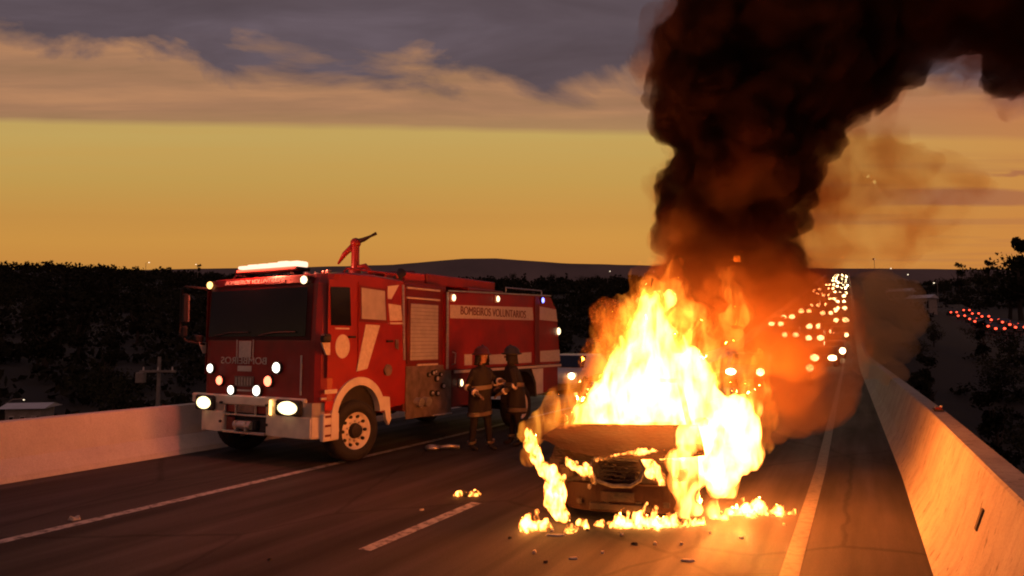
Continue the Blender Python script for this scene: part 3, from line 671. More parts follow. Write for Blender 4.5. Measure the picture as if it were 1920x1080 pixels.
# doors, windows and markings on both sides of the cab
for s in (1, -1):
    X = s*(hw+.006)
    def pl(name, pts, m, t=.012, off=0, parent=fe):
        bm = B(); poly(bm, [(X+s*off, y, z) for y, z in pts], (s*t, 0, 0)); return obj(name, bm, m, parent)
    d = pl('cab_door', [(.10, 1.38), (.10, 2.92), (.72, 2.92), (.74, 1.42), (.55, 1.42)], M['red']); pl('door_window', [(.13, 2.80), (.56, 2.82), (.60, 2.20), (.16, 2.20)], M['glass'], .012, .012, d)
    box('handle', (X+s*.03, .62, 2.02), (.04, .16, .035), M['dark'], d, .008)
    pl('door_sill', [(.25, 2.165), (.56, 2.165), (.56, 2.14), (.25, 2.14)], M['refl'], .012, .010, d)
    d = pl('crew_door', [(.79, 1.44), (.77, 2.92), (1.46, 2.92), (1.70, 1.5)], M['red'])
    wf = pl('window_frame', [(.79, 2.87), (1.44, 2.85), (1.49, 2.26), (.80, 2.27)], M['darkred'], .012, .010, d); pl('door_window', [(.82, 2.83), (1.40, 2.81), (1.44, 2.31), (.84, 2.32)], M['white'] if False else M['shutter'], .014, .018, d)  # pale metal on the crew window paints in the fire's reflection
    box('handle', (X+s*.03, 1.55, 1.95), (.04, .16, .035), M['dark'], d, .008)
    pl('marking_stripe', [(.95, 2.23), (1.30, 2.22), (1.0, 1.50), (.74, 1.46)], M['refl'], .008, .014)
    pl('side_panel', [(1.52, 2.60), (1.86, 2.58), (1.90, 2.32), (1.54, 2.30)], M['refl'], .010); pl('side_panel', [(1.50, 2.90), (1.80, 2.94), (1.60, 2.68), (1.50, 2.68)], M['white'], .010)
    pl('trim_strip', [(1.49, 2.275), (1.92, 2.285), (1.92, 2.25), (1.49, 2.245)], M['refl'], .012)
    pl('pillar_trim', [(1.885, 2.95), (1.94, 2.95), (2.0, 1.62), (1.95, 1.62)], M['steel'], .014)
    c = pl('door_crest', [(.42+.16*math.cos(t), 1.87+.19*math.sin(t)) for t in [2*PI*k/24 for k in range(24)]], M['refl'], .006, .014)
    pl('fuel_cap', [(1.52+.1*math.cos(t), 1.46+.1*math.sin(t)) for t in [2*PI*k/16 for k in range(16)]], M['panel'], .03)
    box('side_mirror', (X+s*.07, .0, 2.0), (.13, .16, .13), M['dark'], fe, .03); pl('turn_indicator', [(-.04, 1.93), (.14, 1.93), (.14, 1.74), (.06, 1.74)], M['refl'], .03)
    pl('vent_panel', [(1.72, 1.98), (1.80, 1.98), (1.80, 1.80), (1.72, 1.84)], M['panel'], .02)
# the long mirror arm on the near corner of the other side
obj('mirror_arm', tube(B(), [(-1.3, -.02, 2.86), (-1.62, -.22, 2.90), (-1.70, -.24, 2.86), (-1.70, -.24, 2.1), (-1.62, -.18, 1.95), (-1.42, .05, 1.9)], .022, 8), M['dark'], fe, True)
mh = box('mirror', (-1.68, -.20, 2.52), (.18, .08, .52), M['dark'], fe, .03); box('mirror_glass', (-1.68, -.155, 2.52), (.15, .02, .46), M['steel'], mh)
box('mirror', (-1.68, -.2, 2.12), (.18, .08, .2), M['dark'], fe, .03)
# roof: light bar, cable loom, water monitor
lbr = box('light_bar', (-.20, .42, 3.155), (1.56, .3, .06), M['dark'], fe, .015)
for k in range(6):
    x = -.83+k*.252; box('lamp_pod', (x, .42, 3.235), (.236 if k else .2, .25, (.06, .085, .085, .09, .12, .10)[k]), M['L_bar'], lbr, .03, seg=2)
box('red_lens', (-.2, .285, 3.165), (1.46, .03, .05), M['L_barred'], lbr, .01)
for x in (-.8, .4): box('mount', (x, .42, 3.1), (.08, .2, .06), M['dark'], lbr)
pll = bpy.data.lights.new('light_bar_glow', 'POINT'); pll.energy = 150; pll.color = (1, .12, .06); pll.shadow_soft_size = .1
plo = bpy.data.objects.new('light_bar_glow', pll); C.objects.link(plo); plo.parent = fe; plo.location = (-.2, -.05, 3.42)
mon = obj('water_monitor', cyl(cyl(B(), (-.1, 1.55, 3.05), (-.1, 1.55, 3.30), .14, .11), (-.1, 1.55, 3.30), (-.1, 1.55, 3.72), .075), M['red'], fe)
obj('swivel', ell(B(), (-.1, 1.55, 3.76), (.10, .10, .10), 2), M['red'], mon, True)
obj('nozzle', tube(B(), [(-.1, 1.55, 3.78), (.05, 1.60, 3.82), (.17, 1.65, 3.88), (.27, 1.69, 3.93)], [.05, .04, .022, .03], 10), M['dark'], mon, True)
obj('strut', tube(B(), [(-.12, 1.53, 3.72), (-.28, 1.46, 3.56), (-.40, 1.42, 3.38)], [.06, .05, .02], 8), M['red'], mon, True)
obj('pipe_elbow', tube(B(), [(-.1, 1.55, 3.3), (.1, 1.6, 3.34), (.16, 1.7, 3.2), (.16, 1.8, 3.05)], .045, 10), M['red'], mon, True)
mon.location = (.62, .15, -.02)
for ch in mon.children: ch.location = (0, 0, 0)
for x, y in ((-.45, 1.45), (-.35, 1.6), (.2, 1.35), (.05, 1.4)):
    cpl = obj('roof_coupling', cyl(B(), (x, y, 3.06), (x, y, 3.2), .07, .06, 12), M['red'], fe); obj('cap', cyl(B(), (x, y, 3.2), (x, y, 3.23), .05, n=12), M['steel'], cpl)
for s in (1, -1): obj('roof_rail', tube(B(), [(s*(hw-.1), .55, 3.08), (s*(hw-.1), .6, 3.14), (s*(hw-.1), 1.85, 3.14), (s*(hw-.1), 1.9, 3.07)], .018), M['red'], fe)
# chassis
box('chassis', (0, 4.2, .78), (.9, 8.1, .28), M['dark'], fe); obj('axle', cyl(B(), (-1.1, .83, .5), (1.1, .83, .5), .09), M['dark'], fe); obj('axle', cyl(B(), (-1.2, 6.2, .5), (1.2, 6.2, .5), .11), M['dark'], fe)
obj('fuel_tank', cyl(B(), (-.4, 2.3, .72), (-.4, 3.8, .72), .3, n=20), M['dark'], fe)
# pump bay between cab and body
box('pump_bay', (0, 2.72, 1.85), (2*hw-.16, 1.28, 2.3), M['darkred'], fe, .02); box('gap_shade', (0, 2.06, 1.9), (2*hw-.3, .14, 2.2), M['dark'], fe)  # thin dark box paints in the shade of the gap behind the cab
obj('exhaust_stack', tube(B(), [(hw-.25, 2.08, 1.1), (hw-.25, 2.08, 3.1), (hw-.25, 2.2, 3.22)], .09, 12), M['dark'], fe, True)
for s in (1, -1):
    X = s*(hw-.08)
    def pn(name, y0, y1, z0, z1, m, t=.03, off=0, parent=fe, bev=.006): return box(name, (X+s*(off+t/2), (y0+y1)/2, (z0+z1)/2), (t, y1-y0, z1-z0), m, parent, bev)
    for z in (2.72, 2.90): pn('trim_strip', 2.12, 3.12, z, z+.035, M['refl'], .03)
    fr = pn('shutter_frame', 2.14, 3.13, 1.54, 2.70, M['darkred'], .03); sb = pn('shutter', 2.20, 3.04, 1.60, 2.64, M['panel'], .01, .03)
    for k in range(15): pn('slat', 2.21, 3.03, 1.61+k*.0685, 1.61+k*.0685+.062, M['shutter'], .014, .036, sb, .004)
    pn('shutter_rail', 2.42, 3.05, 1.50, 1.535, M['refl'], .03, .012)
    pp = pn('pump_panel', 2.12, 3.5, .56, 1.50, M['panel'], .03)
    rr = random.Random(4)
    for y, z, r in ((2.75, 1.33, .045), (2.88, 1.36, .05), (3.0, 1.25, .065), (2.95, 1.38, .04), (3.12, 1.32, .04), (2.85, .98, .06), (3.02, .97, .055), (3.2, 1.1, .06)):
        g = obj('gauge', cyl(B(), (X+s*.03, y, z), (X+s*.07, y, z), r, n=16), M['dark'], pp); g2 = obj('dial', cyl(B(), (X+s*.07, y, z), (X+s*.076, y, z), r*.6, n=14), M['gauge'], g)
    for y in (2.4, 2.62): obj('outlet', cyl(B(), (X+s*.03, y, .86), (X+s*.16, y, .84), .075, .085, 16), M['steel'], pp)
    pn('step_edge', 2.9, 3.5, .545, .575, M['steel'], .05)
# equipment body: slightly narrower at the tail
bm = B()
poly(bm, [(-hw, 3.24, 1.40), (-hw, 3.24, 2.90), (-hw, 6.7, 3.02), (-hw, 7.62, 3.04), (-hw, 7.92, 2.72), (-hw, 8.12, 1.40)], (2*hw, 0, 0)); bmesh.ops.bevel(bm, geom=bm.edges[:], offset=.025, segments=2, affect='EDGES')
bod = obj('equipment_body', bm, M['red'], fe)
box('lower_body', (0, 3.95, 1.02), (2*hw-.1, .9, .72), M['darkred'], fe, .02); box('lower_body', (0, 7.55, 1.05), (2*hw-.1, 1.05, .66), M['red'], fe, .02)
box('wheel_well', (0, 5.8, 1.1), (2*hw-.5, 2.8, .56), M['dark'], fe)
box('pump_module', (0, 4.7, .95), (2*hw-.3, .6, .5), M['dark'], fe)
for s in (1, -1):
    X = s*(hw+.003)
    def side(name, pts, m, t=.012, off=0, parent=fe):
        bm = B(); poly(bm, [(X+s*off, y, z) for y, z in pts], (s*t, 0, 0)); return obj(name, bm, m, parent)
    side('body_edge', [(3.24, 1.42), (3.24, 2.9), (3.31, 2.9), (3.31, 1.42)], M['steel'], .014)
    st_ = side('white_stripe', [(3.36, 2.40), (3.36, 2.66), (6.66, 2.74), (6.70, 2.44)], M['refl'], .008)
    rot = (R(90), 0, R(90)) if s > 0 else (R(90), 0, R(-90))
    tx = text('lettering', 'BOMBEIROS VOLUNTARIOS', .24, M['darkred'], fe, (X+s*.010, 5.02, 2.555), rot, 2.62)
    side('rear_pillar', [(6.74, 1.42), (6.74, 3.0), (6.94, 3.02), (6.96, 1.42)], M['darkred'], .03)
    side('rear_panel', [(7.02, 2.46), (7.02, 2.78), (7.86, 2.74), (7.94, 2.44)], M['refl'], .008)
    side('lower_panel', [(7.04, 1.46), (7.04, 1.72), (8.04, 1.74), (8.08, 1.46)], M['refl'], .008); side('lower_panel', [(5.9, 1.46), (5.9, 1.68), (6.6, 1.70), (6.6, 1.46)], M['refl'], .008)
    side('lower_panel', [(4.7, 1.47), (4.7, 1.66), (5.5, 1.68), (5.5, 1.46)], M['refl'], .008)
    side('side_marker', [(3.86, 1.47), (3.86, 1.69), (4.12, 1.69), (4.12, 1.47)], M['refl'], .012)
    side('rub_rail', [(3.5, 1.33), (3.5, 1.385), (8.1, 1.385), (8.1, 1.33)], M['refl'], .03)
    side('body_rail', [(3.30, 2.915), (7.6, 3.05), (7.6, 3.08), (3.30, 2.945)], M['steel'], .012)
    obj('rear_wheel_arch', arch(s*(hw+.02), 6.2, .72, .56, .66, R(-10), R(186), s*.2), M['dark'], fe)
    bm = B(); poly(bm, [(X, 6.84, .72), (X, 6.80, 1.0), (X, 6.62, 1.31), (X, 7.15, 1.31), (X, 7.15, .72)], (s*.02, 0, 0)); obj('fender', bm, M['white'], fe)
    for y, z, m in ((3.42, 2.80, M['L_pale']), (5.06, 2.86, M['L_pale']), (7.10, 2.93, M['L_blue'])):
        l = box('side_lamp', (X+s*.02, y, z), (.05, .16, .16), M['dark'] if m is M['L_blue'] else M['white'], fe, .02); obj('lens', ell(B(), (X+s*.05, y, z), (.03, .055, .065), 2), m, l, True)
    l = box('side_lamp', (s*(hw-.03), 3.78, 1.13), (.05, .11, .16), M['white'], fe, .015); obj('lens', ell(B(), (s*(hw+.0), 3.78, 1.13), (.03, .04, .07), 2), M['L_pale'], l, True)
    obj('grab_rail', tube(B(), [(X, 3.44, 1.5), (X+s*.07, 3.44, 1.52), (X+s*.07, 3.46, 1.72), (X, 3.46, 1.74)], .014, 6), M['steel'], fe)
    obj('tail_lamp', ell(B(), (X+s*.02, 7.98, 2.2), (.05, .05, .09), 2), M['L_pale'], fe)
# on the roof of the body
box('roof_box', (.75, 2.72, 3.13), (.7, .62, .24), M['canopy'], fe, .02); rbx = box('roof_box', (.75, 4.32, 3.16), (.72, 2.5, .22), M['red'], fe, .02)
box('roof_box', (.9, 5.0, 3.0), (.7, 1.4, .14), M['red'], fe, .02)
for k in range(2): obj('ladder_rail', cyl(B(), (-.2-k*.45, 3.2, 3.18), (-.2-k*.45, 7.4, 3.2), .03, n=8), M['steel'], fe)
for k in range(12): obj('ladder_rung', cyl(B(), (-.65, 3.4+k*.33, 3.18), (-.2, 3.4+k*.33, 3.18), .018, n=6), M['steel'], fe)
obj('roof_hose', tube(B(), [(.2, 1.9, 3.14), (.5, 2.3, 3.22), (.9, 2.9, 3.27), (.4, 3.5, 3.24)], .05, 8), M['darkred'], fe, True)
box('roof_edge', (0, 2.72, 3.02), (2*hw-.2, 1.3, .04), M['darkred'], fe)
obj('tail_rail', tube(B(), [(hw-.2, 5.8, 3.05), (hw-.2, 5.8, 3.16), (hw-.2, 7.5, 3.19), (hw-.2, 7.5, 3.05)], .016, 6), M['steel'], fe)
box('rear_bumper', (0, 8.12, .7), (2.5, .14, .2), M['steel'], fe, .02)
# valves and a coupling left on the road beside the pump
cp = thing('hose_coupling', 'small pale metal hose coupling lying on the road below the pump panel', 'coupling', (-6.95, 11.2, 0), R(20))
obj('ring', tube(B(), [(math.cos(t)*.11, math.sin(t)*.11, .05) for t in [2*PI*k/14 for k in range(14)]], .04, 8), M['steel'], cp, True); obj('lug', tube(B(), [(.1, 0, .05), (.3, .04, .07), (.46, .1, .05)], .035, 8), M['steel'], cp, True)

# ------------------------------------------------------------------ the burning car: front at y = 0 facing the viewer
cr = R(12)
car = thing('burning_car', 'burnt out hatchback engulfed in flames with its charred hood buckled up', 'car', (-2.37, 7.66, 0), cr)
bm = B(); prof = [(.30, .22), (.14, .40), (.20, .62), (1.05, .86), (1.35, .90), (3.5, .93), (3.86, .86), (3.92, .45), (3.8, .25), (3.45, .25)]
prof += [(3.05+.36*math.cos(t), .3+.34*math.sin(t)) for t in [PI*k/8 for k in range(9)]]+[(.78+.36*math.cos(t), .3+.34*math.sin(t)) for t in [PI*k/8 for k in range(9)]]
poly(bm, [(-.82, y, z) for y, z in prof], (1.64, 0, 0)); obj('body', bm, M['char'], car)
for s in (-1, 1):
    for a_, b_, r_ in (((s*.74, 1.15, .88), (s*.62, 1.85, 1.40), .035), ((s*.76, 2.3, .92), (s*.63, 2.35, 1.42), .03), ((s*.76, 3.75, .9), (s*.62, 3.3, 1.40), .045)): obj('window_pillar', tube(B(), [a_, b_], r_, 6), M['char'], car)
box('roof', (0, 2.58, 1.43), (1.28, 1.55, .05), M['char'], car, .02)
# hood: curved lower lip, a crease on the middle line, right half warped up
bm = B(); g = []
NX, NY = 16, 8
for j in range(NY+1):
    v = j/NY; row = []
    for i in range(NX+1):
        u = -1+2*i/NX; x = u*(.90-.06*v)-.01; y = .02+.98*v+(.14 if u < 0 else .05)*u*u*(1-v)
        z = .665+(.175 if u < 0 else .04)*u*u*(1-v)**1.3+(.27+.02*abs(u))*v**.75-(.05 if u < 0 else .0)*u*u*v+.022*math.exp(-(u/.12)**2)*(1-v)+.012*noise.noise((u*3, v*3, 2.2))+(.03*max(0, u)*(1-v))
        row.append(bm.verts.new((x, y, z)))
    g.append(row)
for a, b in zip(g, g[1:]):
    for i in range(NX): bm.faces.new((a[i], a[i+1], b[i+1], b[i]))
bmesh.ops.solidify(bm, geom=bm.faces[:], thickness=.025); obj('hood', bm, M['scorch'], car, True)
# opening under the hood: radiator frame, engine lump, bumper, empty lamp sockets
fr = obj('grille_frame', tube(B(), [(-.30, .05, .66), (-.34, .03, .55), (-.27, .02, .43), (-.1, .0, .385), (.1, .0, .39), (.2, .02, .45), (.25, .03, .58), (.2, .05, .665), (-.1, .06, .675), (-.30, .05, .66)], .022, 8), M['ash'], car, True)
bm = B(); rr = random.Random(9)
for k in range(14): ell(bm, (rr.uniform(-.22, .18), .10+rr.uniform(0, .06), rr.uniform(.43, .64)), (rr.uniform(.03, .07), .04, rr.uniform(.02, .06)), 1)
obj('engine', bm, M['char'], fr)
for k in range(5): obj('grille_bar', tube(B(), [(-.26+k*.02, .06, .45+k*.045), (0, .03, .44+k*.048), (.2-k*.01, .06, .455+k*.044)], .008, 6), M['char'], fr)
bm = B(); xs = np.linspace(-.64, .62, 14); pts = [(x, .02+.16*abs(x/.64)**3+.01*noise.noise((x*4, 1, 1)), 0) for x in xs]
poly(bm, [(p[0], p[1], .10) for p in pts]+[(.62, .4, .10), (-.64, .4, .10)], (0, 0, .29)); bmesh.ops.bevel(bm, geom=bm.edges[:], offset=.025, segments=2, affect='EDGES')
bp = obj('bumper', bm, M['scorch'], car); box('lower_grille', (-.02, .012, .16), (.66, .03, .07), M['char'], bp, .008)
for k in range(4): box('fog_lamp_socket', (-.48+k*.32+(.0 if k % 2 else .02), .03, .2), (.07, .03, .06), M['char'], bp, .01)
box('number_plate', (-.04, .0, .27), (.36, .012, .1), M['char'], bp)
for s in (-1, 1):
    obj('headlight_socket', revolve(B(), [(-.10, .10), (.0, .115), (.03, .10), (.02, .06), (.1, .03)], 'z', (s*.60, .16, .55), 14), M['char'], car)
    for y in (.78, 3.05):
        w = obj('wheel', revolve(B(), [(-.09, .19), (-.09, .27), (-.06, .295), (.06, .295), (.09, .27), (.09, .19), (-.09, .19)], 'x', (s*.74, y, .295), 24), M['char'], car)
        obj('rim', revolve(B(), [(s*.07, .2), (s*.05, .16), (s*.08, .06), (s*.08, .002)], 'x', (s*.74, y, .295), 16), M['ash'], w)
    box('wing_mirror', (s*.88, 1.35, .95), (.16, .1, .11), M['char'], car, .03)
    box('door', (s*.826, 1.9, .62), (.014, 1.05, .5), M['char'], car, .005); box('sill', (s*.8, 1.9, .24), (.08, 1.6, .08), M['char'], car)
for x, z in ((-.28, .42), (-.40, .46), (-.34, .37)): ell_ = obj('melted_scrap', ell(B(), (x, -.01, z), (.025, .02, .035), 1), M['ash'], car)

# ------------------------------------------------------------------ firefighters
def skin_mesh(verts, edges, root=0, sub=1):
    me = bpy.data.meshes.new('skin'); me.from_pydata([v[:3] for v in verts], edges, []); o = bpy.data.objects.new('skin', me); C.objects.link(o)
    o.modifiers.new('s', 'SKIN'); sv = me.skin_vertices[0].data
    for i, v in enumerate(verts): sv[i].radius = (v[3], v[4] if len(v) > 4 else v[3])
    sv[root].use_root = True; o.modifiers.new('u', 'SUBSURF').levels = sub; o.modifiers['u'].render_levels = sub
    out = bpy.data.meshes.new_from_object(o.evaluated_get(bpy.context.evaluated_depsgraph_get())); bpy.data.objects.remove(o); return out
def person(label, loc, rz, hands, lean, hm, step):
    """stands on z=0, faces -y; hands = ((elbow, wrist), (elbow, wrist)) for x<0 and x>0"""
    t = thing('person', label, 'person', loc, rz, 'firefighters beside the fire engine')
    lx, ly = lean
    v = [(0, 0, .95, .15, .11), (lx*.4, ly*.4, 1.12, .145, .10), (lx*.8, ly*.8, 1.33, .17, .115), (lx, ly, 1.46, .10, .08), (lx, ly-.01, 1.53, .058), (lx, ly-.02, 1.60, .075, .085), (lx, ly-.025, 1.70, .083, .095), (lx, ly-.02, 1.76, .06, .07)]
    e = [(i, i+1) for i in range(7)]
    for s, (el, wr), st in ((-1, hands[0], step[0]), (1, hands[1], step[1])):
        i = len(v); v += [(s*.11, 0, .90, .10), (s*.13, st*.5-.02, .50, .072), (s*.14, st, .12, .058), (s*.145, st-.05, .045, .055, .045), (s*.15, st-.17, .035, .045, .035)]
        e += [(0, i), (i, i+1), (i+1, i+2), (i+2, i+3), (i+3, i+4)]
        j = len(v); v += [(lx*.8+s*.20, ly*.8, 1.41, .075), (*el, .056), (*wr, .042)]; e += [(2, j), (j, j+1), (j+1, j+2)]
        d = (Vector(wr)-Vector(el)).normalized(); a = d.cross(Vector((0, 0, 1))).normalized(); b = d.cross(a)
        k = len(v); pm = Vector(wr)+d*.075; v.append((*pm, .036, .022)); e.append((j+2, k))
        for q, ln in ((-1.5, .062), (-.5, .075), (.5, .07), (1.5, .055)):
            n = len(v); p1 = pm+d*.03+a*q*.019; p2 = p1+d*ln*.55+b*.008; p3 = p2+d*ln*.35+b*.026
            v += [(*p1, .0095), (*p2, .009), (*p3, .008)]; e += [(k, n), (n, n+1), (n+1, n+2)]
        n = len(v); p1 = pm-d*.03+a*s*.03; p2 = p1+d*.04+a*s*.02+b*.015; v += [(*p1, .011), (*p2, .0095)]; e += [(k, n), (n, n+1)]
    me = skin_mesh(v, e); me.materials.clear()
    for m in (M['turnout'], M['skin'], M['glove'], M['dark']): me.materials.append(m)
    wr2 = [Vector(h[1]) for h in hands]
    for p in me.polygons:
        c = p.center; p.use_smooth = True
        if c.z > 1.545: p.material_index = 1
        elif c.z < .1: p.material_index = 3
        elif min((c-w).length for w in wr2) < .19 and any((c-Vector(h[1])).dot(Vector(h[1])-Vector(h[0])) > 0 for h in hands): p.material_index = 2
    bd = bpy.data.objects.new('body', me); C.objects.link(bd); bd.parent = t
    hx, hy = lx, ly-.02
    bm = B(); ell(bm, (hx, hy-.10, 1.655), (.017, .022, .026), 1); obj('nose', bm, M['skin'], t, True)
    for s in (-1, 1): obj('eye', ell(B(), (hx+s*.033, hy-.088, 1.69), (.013, .008, .008), 1), M['white'], t); obj('ear', ell(B(), (hx+s*.084, hy+.01, 1.67), (.014, .024, .034), 1), M['skin'], t, True)
    obj('mouth', ell(B(), (hx, hy-.09, 1.612), (.026, .008, .006), 1), M['darkred'], t)
    # helmet with brim, crest and neck curtain
    bm = B(); revolve(bm, [(1.70, .135), (1.71, .165), (1.725, .165), (1.735, .128), (1.80, .118), (1.855, .07), (1.872, .001)], 'z', (0, 0, 0), 20)
    for q in bm.verts: q.co = Vector((q.co.x+hx, q.co.y*1.18+hy+.012*(q.co.y > .1)+.02, q.co.z))
    hl = obj('helmet', bm, hm, t, True); obj('crest', tube(B(), [(hx, hy-.10, 1.80), (hx, hy, 1.88), (hx, hy+.12, 1.80)], .016, 6), hm, hl, True)
    bm = B(); revolve(bm, [(1.52, .155), (1.58, .14), (1.72, .125)], 'z', (0, 0, 0), 20)
    bmesh.ops.delete(bm, geom=[f for f in bm.faces if f.calc_center_median().y < -.06], context='FACES')
    for q in bm.verts: q.co += Vector((hx, hy+.01, 0))
    bmesh.ops.solidify(bm, geom=bm.faces[:], thickness=.012); obj('neck_curtain', bm, M['turnout'], hl, True)
    # long coat with its tape
    def lev(z):
        u = max(0, min(1, (z-.95)/.5)); return lx*u, ly*u
    pr = [(.60, .245, .185), (.80, .235, .18), (1.0, .225, .17), (1.2, .232, .168), (1.36, .225, .15), (1.45, .16, .12), (1.50, .085, .085)]
    bm = B(); rows = []
    for z, ax, ay in pr:
        ox, oy = lev(z); rows.append([bm.verts.new((ox+math.cos(q)*ax*(1+.03*math.sin(5*q+z*7)), oy+math.sin(q)*ay*(1+.03*math.sin(4*q+z*5)), z)) for q in [2*PI*k/28 for k in range(28)]])
    for a, b in zip(rows, rows[1:]):
        for k in range(28): bm.faces.new((a[k], a[(k+1) % 28], b[(k+1) % 28], b[k]))
    coat = obj('coat', bm, M['turnout'], t, True)
    def band(z, ax, ay, h, parent, ox=0, oy=0):
        bm = B(); ra = [[bm.verts.new((ox+math.cos(q)*ax, oy+math.sin(q)*ay, zz+.02*math.cos(q))) for q in [2*PI*k/28 for k in range(28)]] for zz in (z-h/2, z+h/2)]
        for k in range(28): bm.faces.new((ra[0][k], ra[0][(k+1) % 28], ra[1][(k+1) % 28], ra[1][k]))
        bmesh.ops.solidify(bm, geom=bm.faces[:], thickness=.004); return obj('reflective_band', bm, M['refl'], parent, True)
    band(1.13, .246, .184, .075, coat, *lev(1.13)); band(.66, .258, .198, .07, coat)
    for s, st in ((-1, step[0]), (1, step[1])): band(.15, .085, .085, .05, t, s*.14, st-.005)
    for (el, wr) in hands:
        el, wr = Vector(el), Vector(wr); p = wr.lerp(el, .25); d = (wr-el).normalized()
        obj('cuff_band', cyl(B(), p-d*.025, p+d*.025, .064, n=16), M['refl'], t, True); p = wr.lerp(el, .95); obj('sleeve_band', cyl(B(), p-d*.022, p+d*.022, .07, n=16), M['refl'], t, True)
    return t
person('firefighter in dark turnout gear and reddish helmet with pale reflective bands beside the pump panel', (-6.22, 11.6, 0), R(72),
       (((-.27, .04, 1.14), (-.25, -.20, 1.02)), ((.30, -.10, 1.20), (.18, -.36, 1.24))), (.0, -.05), M['helmet'], (.06, -.12))
person('second firefighter in dark gear and black helmet, partly hidden beside the flames', (-5.86, 12.4, 0), R(-70),
       (((-.29, -.05, 1.16), (-.16, -.31, 1.08)), ((.29, .0, 1.13), (.17, -.28, .98))), (.0, -.10), M['helmet_black'], (-.1, .1))

# ------------------------------------------------------------------ volumes: flames and smoke
def blob_mesh(name, blobs, voxel, amp, scale, zs=1., billow=False, jit=.3, seed=1, flo=None):
    rnd = random.Random(seed); bm = B()
    for x, y, z, r in blobs:
        dx, dy = rnd.uniform(-1, 1)*r*jit*.43, rnd.uniform(-1, 1)*r*jit*.9
        ell(bm, (x+dy*(-.12), y+dy, z), (r, r, r), 2 if r > .12 else 1)
    me = bpy.data.meshes.new('t'); bm.to_mesh(me); bm.free(); o = bpy.data.objects.new('t', me); C.objects.link(o)
    md = o.modifiers.new('r', 'REMESH'); md.mode = 'VOXEL'; md.voxel_size = voxel
    sm = o.modifiers.new('s', 'SMOOTH'); sm.iterations = 3; sm.factor = .5
    out = bpy.data.meshes.new_from_object(o.evaluated_get(bpy.context.evaluated_depsgraph_get())); bpy.data.objects.remove(o)
    n = len(out.vertices); co = np.empty(n*3); out.vertices.foreach_get('co', co); co = co.reshape(-1, 3); no = np.empty(n*3); out.vertices.foreach_get('normal', no); no = no.reshape(-1, 3)
    for i in range(n):
        p = Vector(co[i])*scale; p.z *= zs
        if billow: f = 1.1*abs(noise.noise(p))+.6*abs(noise.noise(p*2.1+Vector((5, 1, 2))))+.3*abs(noise.noise(p*4.3))-.5
        else: f = noise.noise(p)+.55*noise.noise(p*2.2+Vector((3, 7, 1)))+.3*noise.noise(p*4.6)
        co[i] += no[i]*amp*f
    if flo is not None: co[:, 2] = np.maximum(co[:, 2], flo)
    out.vertices.foreach_set('co', co.ravel()); out.update(); out.materials.clear(); out.name = name; return out
def vol_nodes(name):
    m, t, o = nodes(name); N = t.nodes; L = t.links; co = N.new('ShaderNodeTexCoord')
    def nz(scale, det=4, st=(1, 1, 1), dist=0., off=(0, 0, 0), rough=.55):
        mp = N.new('ShaderNodeMapping'); mp.inputs['Scale'].default_value = st; mp.inputs['Location'].default_value = off; L.new(co.outputs['Object'], mp.inputs[0])
        n = N.new('ShaderNodeTexNoise'); n.inputs['Scale'].default_value = scale; n.inputs['Detail'].default_value = det; n.inputs['Distortion'].default_value = dist; n.inputs['Roughness'].default_value = rough
        L.new(mp.outputs[0], n.inputs['Vector']); return n.outputs['Fac']
    def mr(v, a, b, c, d, smooth=True):
        n = N.new('ShaderNodeMapRange'); n.interpolation_type = 'SMOOTHSTEP' if smooth else 'LINEAR'; L.new(v, n.inputs[0])
        for i, q in zip((1, 2, 3, 4), (a, b, c, d)): n.inputs[i].default_value = q
        return n.outputs[0]
    def mul(a, b):
        n = N.new('ShaderNodeMath'); n.operation = 'MULTIPLY'
        for i, q in enumerate((a, b)):
            if isinstance(q, (int, float)): n.inputs[i].default_value = q
            else: L.new(q, n.inputs[i])
        return n.outputs[0]
    def zc():
        s = N.new('ShaderNodeSeparateXYZ'); L.new(co.outputs['Object'], s.inputs[0]); return s.outputs[2]
    return m, N, L, o, nz, mr, mul, zc
def flame_mat(name, strength, c_lo, c_hi, lo, hi, scale=3.2, floor=.0, st=(1, 1, .42)):
    m, N, L, o, nz, mr, mul, zc = vol_nodes(name)
    f = nz(scale, 5, st, 1.0); d = mr(f, lo, hi, floor, 1)
    r = N.new('ShaderNodeValToRGB'); L.new(d, r.inputs[0]); r.color_ramp.elements[0].color = (*c_lo, 1); r.color_ramp.elements[1].color = (*c_hi, 1)
    e = N.new('ShaderNodeEmission'); L.new(r.outputs[0], e.inputs[0]); L.new(mul(d, strength), e.inputs[1]); L.new(e.outputs[0], o.inputs['Volume']); return m
def smoke_mat(name, col, dens, lo, hi, scale=1.2, floor=.1, grad=None, det=4, ab=(.55, .18, .06)):
    m, N, L, o, nz, mr, mul, zc = vol_nodes(name)
    d = mul(mr(nz(scale, det, (1, 1, 1), .3), lo, hi, floor, 1), dens)
    if grad: d = mul(d, mr(zc(), *grad))
    p = N.new('ShaderNodeVolumePrincipled'); p.inputs['Color'].default_value = (*col, 1); p.inputs['Anisotropy'].default_value = .15; p.inputs['Absorption Color'].default_value = (*ab, 1)
    L.new(d, p.inputs['Density']); L.new(p.outputs[0], o.inputs['Volume']); return m
def vol(name, me, m, parent=None, step=None):
    o = bpy.data.objects.new(name, me); C.objects.link(o); me.materials.append(m)
    if parent: o.parent = parent
    try: m.cycles.volume_step_rate = step or 1.
    except Exception: pass
    return o
